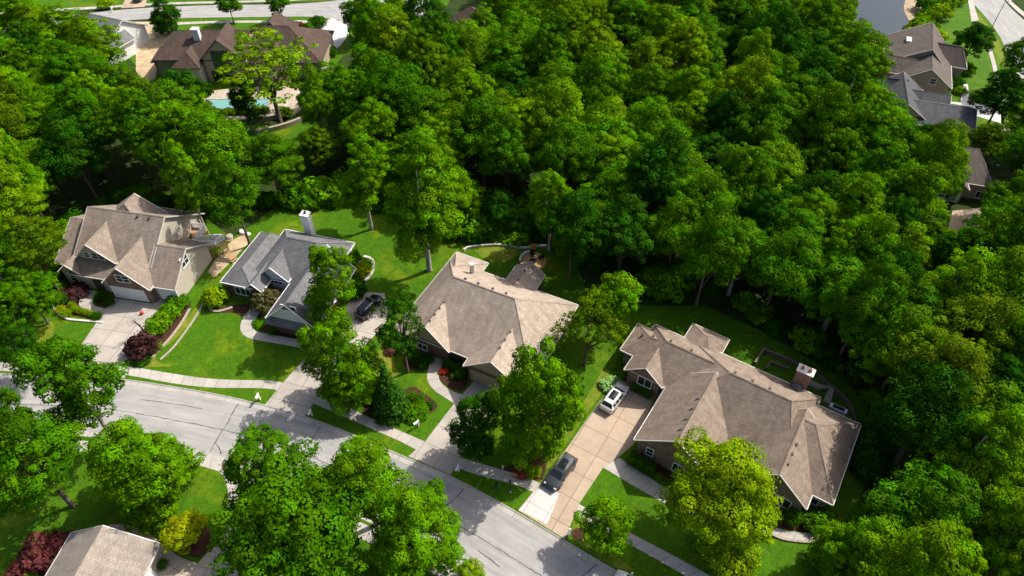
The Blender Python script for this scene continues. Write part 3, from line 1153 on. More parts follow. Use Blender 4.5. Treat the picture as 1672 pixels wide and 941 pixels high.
# --- third house: wide tan hip roof
H3 = House("house", "broad low house with a pale tan hip roof and red brick walls", -5.99, 52.35, -26.4, ROOF_TAN, BRICK_RED)
H3.block(-11.0, 8.8, 1.25, 15.7, 2.9, 8.1, 'x', a=5.0, b=6.0, ridge=8.6)
H3.block(-11.05, -5.8, 6.0, 17.6, 2.9, 5.3, 'y', b=4.6)
H3.block(-9.05, -2.65, 0.95, 9.0, 2.9, 6.15, 'y', ridge=-5.8, gable=SIDING_TAN)
H3.block(0.0, 7.9, -0.15, 9.0, 2.9, 5.95, 'y', gable=SIDING_TAN)
H3.block(-2.05, 2.45, 11.0, 19.0, 2.85, 4.45, 'y', ridge=0.2)
H3.finish()
H3.window(H3.on(690, 566, 'y', 1.28), 'y-', 1.3, 1.0, 2, 1)
H3.garage_door(Vector((3.4, 0.17, 0.121)), 'y-', 4.8, 2.2, SIDING_TAN)
H3.post(-0.75, 1.55, 0.12, 2.75, 0.3, BRICK_RED)
H3.door(Vector((-2.0, 1.68, 0.12)), 'y-', 1.1, 2.1)
cm = MB()
cm.tube([(-5.8, 13.0, 4.3), (-5.8, 13.0, 6.5)], 0.33, 12)
cm.tube([(-5.8, 13.0, 6.5), (-5.8, 13.0, 6.72)], 0.42, 12)
cm.build("chimney", plain("zinc", (0.42, 0.41, 0.40), 0.5, 0.4), H3.o)
H3.vents([(-5.8, y, 6.1) for y in (2.0, 3.2, 4.4, 5.6)] + [(3.95, y, 5.9) for y in (2.2, 3.6, 5.0)] + [(x, 9.0, 7.9) for x in (-4.5, -2.6, -0.5, 1.4)] + [(-0.2 + 0.4, y, 4.4) for y in (15.0, 17.0)] + [(3.3, 8.9, 7.0)])

# --- fourth house: long brown roof
H4 = House("house", "long single-storey house with a brown hip roof, rosy brick walls and a brick chimney", 13.74, 41.69, -33.2, ROOF_BROWN, BRICK_TAN)
H4.block(0.03, 16.05, 5.3, 17.4, 2.9, 7.2, 'x', a=6.0, b=2.9, ridge=11.4)
H4.block(-5.35, 7.0, 8.75, 17.25, 2.9, 5.75, 'x', a=3.1, b=1.0, ridge=13.0)
H4.block(-5.4, -0.3, 8.35, 14.0, 2.9, 5.1, 'y', ridge=-2.8, wall=BRICK_PINK)
H4.block(-7.25, -1.0, 10.95, 16.15, 2.9, 4.6, 'x', a=2.6, b=1.5)
H4.block(0.0, 9.3, 0.05, 11.0, 2.9, 6.7, 'y', ridge=4.65, wall=BRICK_PINK)
H4.block(11.2, 18.8, 2.35, 12.0, 2.9, 6.4, 'y', ridge=15.0)
H4.block(15.05, 20.95, 4.35, 16.15, 2.9, 6.3, 'x', a=0.0, b=4.6, ridge=10.5)
H4.block(-1.25, 3.7, 14.0, 20.2, 2.8, 4.1, 'x', a=2.2, b=2.4, ridge=18.0)
H4.finish()
H4.window(H4.on(1052.5, 624, 'y', 8.68), 'y-', 1.7, 1.45, 2, 1)
H4.window(H4.on(1061, 738, 'y', 0.38), 'y-', 0.75, 1.3, 1, 2)
H4.window(H4.on(1107, 765, 'y', 0.38), 'y-', 1.2, 1.4, 2, 1)
H4.window(H4.on(1275, 818, 'y', 2.68), 'y-', 1.9, 1.4, 2, 1)
H4.window(H4.on(1329, 818, 'y', 4.78), 'y-', 0.8, 1.0, 1, 1)
H4.chimney(13.3, 17.35, 0.0, 6.2, 1.75, 1.05, BRICK_PINK, TRIM, 2)
km = MB()
km.face([(12.3, 16.78, 3.6), (13.3, 16.78, 4.5), (13.3, 15.5, 4.2)])
km.face([(13.3, 16.78, 4.5), (14.3, 16.78, 3.6), (13.3, 15.5, 4.2)])
km.build("chimney_cricket", ROOF_GREY, H4.o)
H4.vents([(4.3, y, 6.4) for y in (1.8, 3.4, 5.0, 6.6)] + [(15.35, y, 6.1) for y in (4.2, 5.6, 7.0)] + [(x, 11.9, 6.9) for x in (6.5, 8.6, 10.6)] + [(-1.9, 13.4, 5.6), (0.8, 13.4, 5.6), (-5.6, 13.6, 4.2), (-4.3, 13.9, 4.5), (16.5, 11.2, 5.6), (17.5, 8.0, 4.5)])

# --- dark roofed house with the pool
H5 = House("house", "large dark brown roofed house with a tall arched rear window above the pool", -73.0, 136.4, 0.0, ROOF_DARK, SIDING_TAN, DARKTRIM)
H5.block(1.5, 20.0, -9.2, 3.6, 4.8, 8.0, 'x', a=6.5, b=0.0)
H5.block(16.5, 34.6, -8.0, 6.2, 3.6, 8.0, 'x', a=6.0, b=7.2)
H5.block(11.2, 20.0, -9.6, -2.0, 5.0, 9.2, 'y', ridge=15.6)
H5.block(6.2, 11.6, -11.8, -3.0, 4.4, 6.4, 'y', a=2.6, ridge=8.8, wall=SIDING_CREAM)
H5.block(-0.2, 6.5, -7.0, -0.4, 3.2, 5.0, 'x', a=1.5)
H5.block(19.5, 26.5, 1.0, 9.0, 4.0, 7.9, 'y', b=3.0)
H5.block(22.0, 28.5, -10.5, -3.0, 3.6, 6.2, 'y', ridge=25.2)
H5.finish()
H5.window(Vector((15.3, -9.27, 4.9)), 'y-', 3.3, 3.4, 3, 2, m=DARKTRIM)
H5.window(Vector((15.0, -9.27, 1.3)), 'y-', 4.6, 2.2, 3, 1, m=DARKTRIM)
H5.window(Vector((8.9, -11.33, 2.6)), 'y-', 1.3, 1.9, 1, 2)
H5.window(Vector((25.2, -10.1, 1.5)), 'y-', 2.6, 2.2, 3, 1)
H5.window(Vector((19.5, -8.72, 1.4)), 'y-', 3.4, 2.0, 3, 1)
H5.chimney(9.9, -4.6, 5.0, 9.0, 1.3, 1.1, SIDING_WHITE, WHITE, 0)

# --- houses beyond the wood
H6 = House("house", "brown roofed house with tan gable end standing beside the pond", 79.83, 120.39, 0.0 - 23.3, ROOF_UMBER, SIDING_TAN)
H6.block(-5.0, 4.6, -0.4, 12.0, 3.5, 6.6, 'y', ridge=-0.1)
H6.block(-8.0, 4.0, 6.0, 19.0, 3.5, 7.6, 'y', ridge=-0.4)
H6.block(-8.5, 0.0, 2.0, 8.0, 3.4, 5.6, 'x', a=0.0)
H6.block(0.0, 7.5, 9.5, 15.5, 3.4, 6.4, 'x', b=2.0)
H6.finish()
sk = MB()
for k in range(3):
    sk.box(-4.6, -3.0, 12.2 + k * 0.75, 12.7 + k * 0.75, 5.5, 5.85, None)
sk.build("skylight", WHITE, H6.o)
H6.window(Vector((1.0, -0.06, 4.2)), 'y-', 1.0, 1.2, 1, 2)
H7 = House("house", "grey roofed house with charcoal gables just in front of the pond house", 74.46, 119.54, -17.6, ROOF_SLATE, SIDING_CREAM)
H7.block(-4.2, 4.2, -12.0, 0.4, 3.2, 6.1, 'y', ridge=-0.3)
H7.block(-1.0, 8.0, -7.2, -1.0, 3.2, 5.1, 'x')
H7.block(-0.5, 11.6, -13.2, -3.6, 3.2, 5.2, 'x', ridge=-8.3)
H7.block(-3.6, 1.5, -4.2, 0.2, 3.3, 5.8, 'x', b=1.0)
H7.finish()
H8 = House("house", "tan sided house half hidden by trees behind a short tan driveway", 73.23, 89.71, -16.3, ROOF_UMBER, SIDING_TAN)
H8.block(-7.5, 4.2, -0.3, 10.5, 3.0, 6.3, 'x', a=3.0, b=2.6)
H8.block(-4.5, 0.5, -2.2, 4.0, 3.0, 5.0, 'y')
H8.finish()
H8.garage_door(Vector((-2.0, -1.88, 0.09)), 'y-', 3.2, 2.1)
H8.window(H8.on(1600, 318, 'y', 0.12), 'y-', 1.2, 1.1, 2, 1)

H9 = House("house", "near house with grey-tan shingle gable roof cut by the photo's lower edge", -40.3, 30.1, -7.0, ROOF_ASH, SIDING_CREAM)
H9.block(-4.6, 4.9, -13.0, 0.2, 2.9, 5.6, 'y', ridge=0.0)
H9.finish()
H9.garage_door(Vector((4.46, -3.3, 0.12)), 'x+', 2.6, 2.2)
H10 = House("house", "white house with dark grey roof behind the wood next to bare dirt", -86.5, 141.5, -22.0, ROOF_GREY, SIDING_WHITE)
H10.block(-7.5, 4.5, -6.0, 6.5, 3.4, 6.8, 'x', ridge=0.8)
H10.block(1.0, 6.2, -7.0, 1.0, 3.2, 5.2, 'y')
H10.finish()
H10.window(Vector((4.12, 0.8, 3.6)), 'x+', 1.0, 1.3, 1, 2)
H11 = House("house", "dark brown roofed house nearly lost among the trees by the cul-de-sac", -7.5, 146.5, -55.0, ROOF_DARK, BRICK_RED)
H11.block(-6.0, 7.5, -5.0, 5.0, 3.2, 6.2, 'x', a=3.0, b=3.0)
H11.block(1.0, 6.0, -8.0, 0.0, 3.0, 5.0, 'y')
H11.finish()
H12 = House("house", "grey roofed house cut by the photo's edge beside the wood", -78.2, 79.0, -20.0, ROOF_GREY, SIDING_TAN)
H12.block(-8.0, 3.2, -5.0, 4.0, 3.0, 5.6, 'x')
H12.block(-3.0, 1.5, -6.5, 0.0, 2.9, 4.6, 'y')
H12.finish()
H13 = House("house", "grey roofed house with pale trim at the cul-de-sac", -22.0, 139.5, 20.0, ROOF_DARK, SIDING_CREAM)
H13.block(-7.0, 5.0, -5.0, 4.5, 3.0, 5.6, 'x', a=3.0, b=3.0)
H13.finish()

# ------------------------------------------------------------------ foliage
RNG = np.random.default_rng(11)


def fib(n, rng):
    i = np.arange(n) + 0.5
    ph = np.arccos(1 - 2 * i / n)
    th = np.pi * (1 + 5 ** 0.5) * i + rng.uniform(0, 6.28)
    return np.stack([np.cos(th) * np.sin(ph), np.sin(th) * np.sin(ph), np.cos(ph)], 1)


def leaf_mesh(name, centers, radii, n_leaf, size, rng, flat=0.75, upbias=0.22, zmin=-0.3, jitter=0.22, droop=0.0, mat_=None, tints=None):
    """many small bent leaf faces grouped in clumps around the given centres"""
    centers = np.asarray(centers, float)
    radii = np.asarray(radii, float)
    K = len(centers)
    cnt = np.maximum(8, (n_leaf * (radii / radii.mean()) ** 2).astype(int))
    idx = np.repeat(np.arange(K), cnt)
    N = len(idx)
    d = rng.normal(size=(N, 3))
    d /= np.linalg.norm(d, axis=1, keepdims=True)
    low = d[:, 2] < zmin
    d[low, 2] *= -0.6
    d /= np.linalg.norm(d, axis=1, keepdims=True)
    rr = rng.uniform(0.70, 1.06, N) ** 0.7
    stray = rng.random(N) < 0.16
    rr[stray] *= rng.uniform(1.0, 1.45, int(stray.sum()))
    an = rng.uniform(0.72, 1.35, (K, 2))
    sc = np.stack([an[idx, 0], an[idx, 1], flat * rng.uniform(0.75, 1.2, K)[idx]], 1)
    pos = centers[idx] + d * sc * (radii[idx] * rr)[:, None]
    pos[:, 2] -= droop * (d[:, 0] ** 2 + d[:, 1] ** 2) * radii[idx]
    nrm = d + np.array([0, 0, upbias]) + rng.normal(size=(N, 3)) * jitter
    nrm /= np.linalg.norm(nrm, axis=1, keepdims=True)
    r = rng.normal(size=(N, 3))
    t = np.cross(nrm, r)
    t /= np.maximum(1e-6, np.linalg.norm(t, axis=1, keepdims=True))
    b = np.cross(nrm, t)
    L = size * rng.uniform(0.7, 1.35, N)[:, None]
    W = L * rng.uniform(0.55, 0.8, N)[:, None]
    fold = nrm * (W * 0.25)
    v = np.empty((N, 4, 3))
    v[:, 0] = pos - t * L * 0.55
    v[:, 1] = pos + b * W * 0.5 - fold
    v[:, 2] = pos + t * L * 0.55 - nrm * (L * 0.12)
    v[:, 3] = pos - b * W * 0.5 - fold
    me = bpy.data.meshes.new(name)
    me.vertices.add(N * 4)
    me.vertices.foreach_set("co", v.reshape(-1))
    me.loops.add(N * 4)
    me.loops.foreach_set("vertex_index", np.arange(N * 4, dtype=np.int32))
    me.polygons.add(N)
    me.polygons.foreach_set("loop_start", np.arange(0, N * 4, 4, dtype=np.int32))
    at = me.attributes.new("tint", 'FLOAT_VECTOR', 'POINT')
    tl = rng.uniform(0, 1, K) if tints is None else np.asarray(tints)
    t1 = np.clip(tl[idx] * 0.78 + rng.uniform(0, 0.22, N), 0, 1)
    t2 = np.clip(rng.uniform(0, 1, K)[idx] * 0.6 + rng.uniform(0, 0.4, N), 0, 1)
    arr = np.repeat(np.stack([t1, t2, np.zeros(N)], 1), 4, axis=0)
    at.data.foreach_set("vector", arr.reshape(-1))
    me.materials.append(mat_ or LEAF)
    me.update(calc_edges=True)
    me.validate()
    return me


def tree_variant(name, seed, zlo=-0.6, zhi=0.4, mlo=0.30, mhi=0.56, H=16.0, R=4.6, base=0.34, masses=7, lobe=0.95, leaf=0.36, dens=95, top=0.42, spread=0.55, pale=False, airy=1.0, flat=0.75, limbs=7, lean=0.0):
    """returns (crown mesh, trunk mesh): a tree of height H with its foot at the origin"""
    rng = np.random.default_rng(seed)
    zc = H * (base + (1 - base) * 0.48)
    Rz = H * (1 - base) * 0.5
    # large boughs that make the outline uneven
    ms = [(np.array([rng.uniform(-.2, .2) * R, rng.uniform(-.2, .2) * R, zc + Rz * (1 - top)]), R * 0.42, Rz * top)]
    for k in range(masses):
        a = 2 * math.pi * (k + rng.uniform(-0.3, 0.3)) / masses
        rr = R * spread * rng.uniform(0.6, 1.3)
        zz = zc + Rz * rng.uniform(zlo, zhi)
        q = R * rng.uniform(mlo, mhi)
        ms.append((np.array([math.cos(a) * rr, math.sin(a) * rr, zz]), q, q * rng.uniform(0.75, 1.1)))
    ms.append((np.array([0, 0, zc]), R * 0.5, Rz * 0.7))
    cs, rs = [], []
    for i, (c, q, qz) in enumerate(ms):
        area = q * q * 12.6
        n = int(area / (lobe * lobe * 2.2) * airy * 1.25) + 5
        for dd in fib(n, rng):
            if dd[2] < -0.55:
                continue
            p = c + dd * np.array([q, q, qz]) * rng.uniform(0.66, 1.28)
            inside = False
            for j, (c2, q2, qz2) in enumerate(ms):
                if j != i:
                    e = (p - c2) / np.array([q2, q2, qz2])
                    if (e * e).sum() < 0.62:
                        inside = True
                        break
            if inside:
                continue
            cs.append(p)
            rs.append(lobe * rng.choice([0.5, 0.65, 0.8, 1.0, 1.2, 1.45], p=[.16, .2, .22, .2, .14, .08]))
    crown = leaf_mesh("crown", cs, rs, dens, leaf, rng, flat=flat)
    mb = MB()
    r0 = 0.017 * H
    pts = [Vector((0, 0, -0.1)), Vector((0.0, 0.0, 0.25))]
    zt = zc + Rz * 0.45
    for k in range(1, 6):
        f = k / 5
        pts.append(Vector((rng.uniform(-.12, .12) * f * 2 + lean * f, rng.uniform(-.12, .12) * f * 2, 0.25 + (zt - 0.25) * f)))
    rad = [r0 * 1.5, r0 * 1.05] + [r0 * (1 - 0.8 * k / 5) for k in range(1, 6)]
    mb.tube(pts, rad, 9)
    for k in range(limbs):
        c, q, qz = ms[1 + k % max(1, masses)]
        f = rng.uniform(0.35, 0.7)
        i = 1 + int(f * 4)
        s = pts[i].lerp(pts[i + 1], rng.uniform(0, 1))
        e = Vector(c) + Vector((rng.uniform(-.4, .4), rng.uniform(-.4, .4), qz * 0.3))
        m_ = s.lerp(e, 0.5) + Vector((0, 0, -0.5))
        mb.tube([s, m_, e], [r0 * 0.42, r0 * 0.28, r0 * 0.1], 6)
    o = mb.build("trunk", BARK_PALE if pale else BARK, None, smooth=True)
    me = o.data
    bpy.data.objects.remove(o)
    return crown, me


def spruce_variant(name, seed, H=6.0, R=1.6):
    rng = np.random.default_rng(seed)
    cs, rs = [], []
    tiers = 17
    for k in range(tiers):
        f = k / (tiers - 1)
        z = 0.35 + (H - 0.6) * f
        r = R * (1 - f) ** 1.0 + 0.05
        n = max(3, int(r * 11))
        for j in range(n):
            a = 2 * math.pi * (j + rng.uniform(-.3, .3)) / n + k * 0.7
            q = r * rng.uniform(0.78, 1.05)
            cs.append((math.cos(a) * q, math.sin(a) * q, z + rng.uniform(-.08, .08)))
            rs.append(0.28 + 0.1 * (1 - f))
        for j in range(n // 2):
            a = rng.uniform(0, 6.28)
            q = r * rng.uniform(0.2, 0.6)
            cs.append((math.cos(a) * q, math.sin(a) * q, z))
            rs.append(0.3)
    crown = leaf_mesh("crown", cs, rs, 26, 0.2, rng, flat=0.35, upbias=0.5, droop=0.35, mat_=NEEDLE)
    mb = MB()
    mb.tube([(0, 0, -0.05), (0, 0, H * 0.5), (0, 0, H)], [0.14, 0.09, 0.02], 7)
    o = mb.build("trunk", BARK, None, smooth=True)
    me = o.data
    bpy.data.objects.remove(o)
    return crown, me


def bush_mesh(seed, n=16, lobe=0.42, leaf=0.2, dens=70, flat=0.85, spread=0.75, mat_=None):
    rng = np.random.default_rng(seed)
    cs, rs = [], []
    for dd in fib(n * 2, rng):
        if dd[2] < -0.2:
            continue
        cs.append(np.array([dd[0] * spread, dd[1] * spread, 0.42 + dd[2] * 0.5]) * rng.uniform(0.85, 1.15))
        rs.append(lobe * rng.uniform(0.7, 1.15))
    return leaf_mesh("shrub", cs, rs, dens, leaf, rng, flat=flat, mat_=mat_)


def ball_mesh(seed, n=900, leaf=0.12):
    rng = np.random.default_rng(seed)
    d = fib(26, rng)
    cs = [(x * 0.62, y * 0.62, 0.78 + z * 0.58) for x, y, z in d if z > -0.85]
    rs = [0.36] * len(cs)
    return leaf_mesh("shrub", cs, rs, 60, leaf, rng, flat=0.95, upbias=0.1, zmin=-1, jitter=0.35)


def hedge_mesh(seed, L=2.4):
    rng = np.random.default_rng(seed)
    cs = []
    for i in range(int(L / 0.3)):
        for j in range(3):
            for k in range(3):
                cs.append((-L / 2 + 0.15 + i * 0.3 + rng.uniform(-.05, .05), (j - 1) * 0.34, 0.22 + k * 0.32))
    return leaf_mesh("hedge", cs, [0.27] * len(cs), 42, 0.12, rng, flat=0.95, upbias=0.1, zmin=-1, jitter=0.35)


BROAD = [tree_variant("b", 100 + i, H=16, R=4.7, masses=8 + i % 3, base=0.28 + 0.03 * (i % 3), lobe=0.82 + 0.12 * (i % 3), leaf=0.27, dens=150, airy=0.62, flat=0.8) for i in range(6)]
TALL = [tree_variant("t", 200 + i, H=18, R=3.9, masses=8, base=0.24, lobe=0.82, leaf=0.26, dens=150, airy=0.6, flat=0.8, spread=0.52, top=0.5, pale=True) for i in range(3)]
AIRY = [tree_variant("a", 300 + i, H=15, R=4.6, masses=9, base=0.25, lobe=0.8, leaf=0.26, dens=75, spread=0.62, flat=0.42, limbs=10) for i in range(2)]
SPARSE = [tree_variant("s", 400 + i, H=13, R=3.2, masses=8, base=0.25, lobe=0.5, leaf=0.24, dens=42, airy=0.26, spread=0.68, limbs=14, flat=0.6) for i in range(2)]
SMALL = [tree_variant("m", 500 + i, H=8, R=2.5, masses=6, base=0.22, lobe=0.62, leaf=0.2, dens=130, airy=0.65, spread=0.55) for i in range(3)]
FULL = [tree_variant('f', 560 + i, H=14, R=4.4, masses=13, base=0.10, lobe=0.82 + .1 * (i % 2), leaf=0.25, dens=155, airy=0.62, flat=0.8, spread=0.58, zlo=-0.9, zhi=0.5, mlo=0.26, mhi=0.5) for i in range(3)]
COLUMN = [tree_variant('c', 550 + i, H=14, R=2.9, masses=10, base=0.2, lobe=0.66, leaf=0.22, dens=140, airy=0.62, spread=0.55, zlo=-0.85, zhi=0.75, mlo=0.32, mhi=0.52, pale=True) for i in range(2)]
SPRUCE = [spruce_variant("p", 600)]
BUSH = [bush_mesh(700 + i) for i in range(4)]
BALL = [ball_mesh(800 + i) for i in range(2)]
HEDGE = hedge_mesh(900)
KINDS = {'broad': (BROAD, 16.0, 4.7), 'tall': (TALL, 18.0, 3.9), 'airy': (AIRY, 15.0, 4.6), 'sparse': (SPARSE, 13.0, 3.2), 'small': (SMALL, 8.0, 2.5), 'column': (COLUMN, 14.0, 2.9), 'full': (FULL, 14.0, 4.4), 'spruce': (SPRUCE, 6.0, 1.6)}

GREEN = (0.050, 0.146, 0.0009)
BRIGHT = (0.083, 0.200, 0.0009)
DEEP = (0.021, 0.084, 0.0014)
OLIVE = (0.074, 0.142, 0.0012)
LIME = (0.160, 0.262, 0.0014)
YELLOW = (0.24, 0.29, 0.003)
BLUEG = (0.024, 0.085, 0.005)
PLUM = (0.055, 0.022, 0.022)
MAROON = (0.17, 0.045, 0.042)


def put_tree(kind, vi, base, h, r, col, label, cat="tree", group=None, rz=None, name=None):
    vs, H0, R0 = KINDS[kind]
    cm_, tm = vs[vi % len(vs)]
    nm = name or {'broad': 'broadleaf_tree', 'tall': 'tall_tree', 'airy': 'locust_tree', 'sparse': 'sparse_tree', 'small': 'young_tree', 'column': 'column_tree', 'full': 'leafy_tree', 'spruce': 'spruce_tree'}[kind]
    o = thing(nm, label, cat, (base[0], base[1], base[2] if len(base) > 2 else 0), random.uniform(0, 6.28) if rz is None else rz, group)
    o.scale = (0.9 * r / R0, 0.9 * r / R0, h / H0)
    for m_, n_ in ((tm, "trunk"), (cm_, "crown")):
        c = bpy.data.objects.new(n_, m_)
        COL.objects.link(c)
        c.parent = o
        c.color = (*col, 1)
    return o


def jit(col, rng, s=0.12):
    k = rng.uniform(1 - s, 1 + s)
    return (min(1, col[0] * k * rng.uniform(0.88, 1.12)), min(1, col[1] * k), col[2] * k)


random.seed(21)
# named trees: kind, variant, crown centre and half width in the survey photo, height, colour, label
NEAR = [
    ('column', 1, (120, 630), 60, 18, GREEN, "tall tufted green tree between the near pavement and the cream house's driveway end"),
    ('full', 2, (226, 750), 82, 14, BRIGHT, "round bright green tree on the near lawn, between two larger crowns beside the road"),
    ('broad', 2, (50, 755), 84, 15, GREEN, "large dark green tree leaning over the shady lawn by the maroon shrub"),
    ('broad', 3, (8, 672), 36, 12, GREEN, "green tree at the photo's edge just below the road's far bend"),
    ('column', 0, (425, 778), 60, 14, GREEN, "narrow green tree overhanging the branch of the near pavement"),
    ('tall', 0, (592, 782), 72, 16, BRIGHT, "bright airy-topped tree leaning over the road opposite the spruce bed"),
    ('full', 1, (478, 864), 118, 16, GREEN, "widest green tree of the clump between the lime tree and the road"),
    ('full', 2, (672, 862), 84, 14, BRIGHT, "round green tree at the road edge, closest to the cracked centre of the road"),
    ('small', 1, (768, 936), 22, 3, LIME, "small yellow-green tree on the verge at the photo's lower edge"),
    ('small', 2, (303, 866), 38, 5.2, YELLOW, "small yellow-lime rounded tree beside the curved walk of the near house"),
    ('column', 0, (533, 462), 42, 16, BRIGHT, "slim green tree in front of the charcoal roof, taller of the pair by its driveway"),
    ('full', 0, (550, 580), 60, 14, BRIGHT, "dense green tree covering the mouth of the charcoal roofed house's driveway"),
    ('sparse', 0, (652, 530), 44, 15, DEEP, "slender loose-limbed tree on a bare pale trunk beside the tan roof's corner"),
    ('column', 0, (772, 690), 38, 10.5, DEEP, "small dark green tree standing beside the tan roofed house's driveway and pavement"),
    ('full', 0, (882, 640), 78, 19, BRIGHT, "large light green tree in front of the tan roofed house's garage"),
    ('sparse', 1, (962, 530), 50, 13, OLIVE, "thin olive tree with bare branches beside the tan roof's far end"),
    ('small', 2, (1003, 492), 46, 12, BRIGHT, "bright green tree between the tan roof and the long brown roof"),
    ('tall', 1, (686, 316), 68, 23, BRIGHT, "tall green tree on a long pale trunk on the lawn behind the charcoal roof"),
    ('broad', 4, (936, 375), 50, 15, DEEP, "dark round tree on a pale trunk beside the round fire pit patio"),
    ('broad', 5, (378, 318), 48, 16, GREEN, "leafy tree with dark trunk standing over the sandy path by the deck"),
    ('full', 1, (1185, 806), 92, 14, LIME, "big feathery yellow-green tree in front of the long brown roof"),
    ('small', 2, (988, 858), 46, 7, BRIGHT, "small bright green tree on the verge beside the tan driveway"),
    ('sparse', 1, (432, 108), 72, 19, tuple(0.5 * a + 0.5 * b for a, b in zip(BRIGHT, LIME)), "tall yellow-green tree with several bare stems beside the swimming pool"),
    ('small', 1, (304, 158), 40, 12, DEEP, "dark green tree crowding the pool patio's end nearer the bare dirt"),
    ('column', 1, (398, 165), 24, 10, DEEP, "small dark tree in front of the pool's middle"),
    ('broad', 4, (1536, 292), 40, 12, GREEN, "green tree hiding one end of the half hidden tan house"),
    ('full', 1, (1652, 335), 40, 11, GREEN, "leafy tree beside the half hidden tan house at the photo's edge"),
    ('full', 2, (350, 205), 32, 9, BRIGHT, "low bright tree below the pool's end nearer the bare dirt"),
    ('small', 0, (268, 24), 25, 9, DEEP, "dark green street tree on the verge beside the bare dirt"),
    ('small', 1, (373, 8), 19, 7, GREEN, "rounded street tree behind the dark brown roof, nearer the bare dirt"),
    ('small', 2, (455, 6), 20, 7, GREEN, "rounded street tree behind the dark brown roof, nearer the white driveway"),
    ('small', 1, (586, 18), 28, 11, GREEN, "leafy tree between the white driveway and the cul-de-sac"),
    ('small', 0, (646, 18), 27, 10, BRIGHT, "light green tree on a thin trunk beside the cul-de-sac island"),
    ('broad', 1, (1591, 66), 31, 9, DEEP, "dark round tree on the lawn between the pond house and the curved street"),
    ('broad', 0, (1640, 155), 40, 12, DEEP, "dark broad tree beside the white driveway of the grey roofed house"),
    ('broad', 2, (1668, 95), 32, 12, GREEN, "green tree overhanging the curved street below the lamp"),
    ('full', 2, (1395, 905), 68, 11, BRIGHT, "bright bushy green tree beyond the front walk's end by the long brown roof"),
    ('broad', 3, (8, 500), 44, 12, GREEN, "green tree at the photo's edge across the grass from the cream house"),
    ('broad', 5, (30, 570), 34, 9, DEEP, "small dark tree at the photo's edge near the pavement's bend"),
    ('airy', 1, (52, 410), 48, 14, OLIVE, "feathery olive tree between the edge house and the cream house"),
    ('broad', 0, (42, 478), 40, 10, GREEN, "green tree crowding the cream house's clipped shrubs"),
    ('tall', 2, (300, 290), 34, 17, BRIGHT, "slim light green tree behind the cream house's back gable"),
    ('tall', 0, (515, 165), 30, 17, BRIGHT, "narrow bright column-like tree beside the pool's retaining wall"),
    ('tall', 1, (590, 285), 44, 17, BRIGHT, "upright bright tree at the back edge of the charcoal house's lawn"),
    ('tall', 2, (900, 330), 40, 15, BRIGHT, "light green tree behind the fire pit lawn's curved edging"),
    ('broad', 2, (1160, 415), 54, 16, GREEN, "round tree at the wood's edge behind the brown roof's small porch"),
]
NEAR_POS = []
for kind, vi, (cx, cy), rp, h, col, lab in NEAR:
    zc = h * 0.62
    p = G(cx, cy, zc)
    r = rp / scale_at(cx, cy, zc)
    NEAR_POS.append((p.x, p.y, r))
    put_tree(kind, vi, (p.x, p.y, 0.08), h, r, col, lab)

# spruce
sp_ = G(640, 672, 0.1)
put_tree('spruce', 0, sp_, 9.4, 2.35, BLUEG, "dark green cone-shaped spruce in the mulch bed beside the pavement", cat="spruce")

# the wood: tree feet scattered over its area
WOODS_AREA = [(-90, 75), (60, 88), (140, 100), (190, 150), (212, 222), (240, 232), (320, 250), (345, 292), (500, 292), (528, 215), (548, 150), (600, 128),
        (700, 118), (790, 112), (840, 60), (860, -45), (1385, -45), (1392, 60), (1408, 128), (1440, 138), (1458, 205), (1480, 265), (1620, 262),
        (1690, 235), (1750, 240), (1750, 1010), (1385, 1010), (1375, 960), (1432, 880), (1452, 760), (1425, 650), (1340, 588), (1262, 525), (1200, 492),
        (1130, 475), (1050, 485), (990, 452), (950, 415), (890, 392), (760, 388), (722, 368), (640, 334), (560, 326), (450, 334), (400, 344), (335, 338),
        (215, 318), (112, 350), (92, 400), (70, 480), (60, 520), (-110, 540)]
KEEP = [
    [(205, 36), (285, 36), (272, 60), (540, 20), (560, 40), (540, 90), (500, 140), (490, 150), (500, 212), (400, 214), (345, 190), (335, 140), (310, 112), (282, 86), (262, 112), (228, 106), (205, 60)],
    [(1420, -20), (1700, -20), (1700, 150), (1600, 206), (1530, 204), (1500, 188), (1458, 155), (1462, 90), (1440, 60), (1424, 40)],
    [(1575, 255), (1618, 248), (1620, 308), (1608, 372), (1548, 376), (1565, 325)],
    [(440, 365), (560, 347), (620, 352), (640, 420), (735, 440), (745, 400), (762, 404), (890, 408), (900, 450), (880, 480), (780, 470), (680, 480), (580, 470), (560, 400)],
    [(100, 350), (200, 330), (215, 324), (340, 380), (400, 385), (335, 470), (100, 440)],
    [(1015, 540), (1080, 522), (1200, 545), (1320, 592), (1408, 690), (1365, 835), (1250, 760)],
]


SUNLIT = px((775, 412), (800, 415), (830, 412), (850, 425), (870, 430), (790, 428), (575, 362), (600, 375), (625, 385), (590, 395), (560, 372), (470, 362), (495, 352), (715, 435), (725, 425), (640, 400))


def shades(x, y, h, r):
    for p in SUNLIT:
        dx, dy, dz = x - p.x, y - p.y, 0.62 * h - p.z
        t = dx * sv.x + dy * sv.y + dz * sv.z
        if t < 0:
            continue
        ex, ey, ez = dx - sv.x * t, dy - sv.y * t, dz - sv.z * t
        if (ex * ex + ey * ey) / (r * r) + ez * ez / (0.4 * h) ** 2 < 0.8:
            return True
    return False


def clear_of(x, y, h, r):
    if shades(x, y, h, r):
        return False
    for dz, dx in ((0.66, 0), (0.98, 0), (0.66, 0.95), (0.66, -0.95), (0.86, 0.6), (0.86, -0.6), (0.4, 0.7), (0.4, -0.7)):
        a, b = project((x + dx * r, y, dz * h))
        for k in KEEP:
            if in_poly(a, b, k):
                return False
    return True


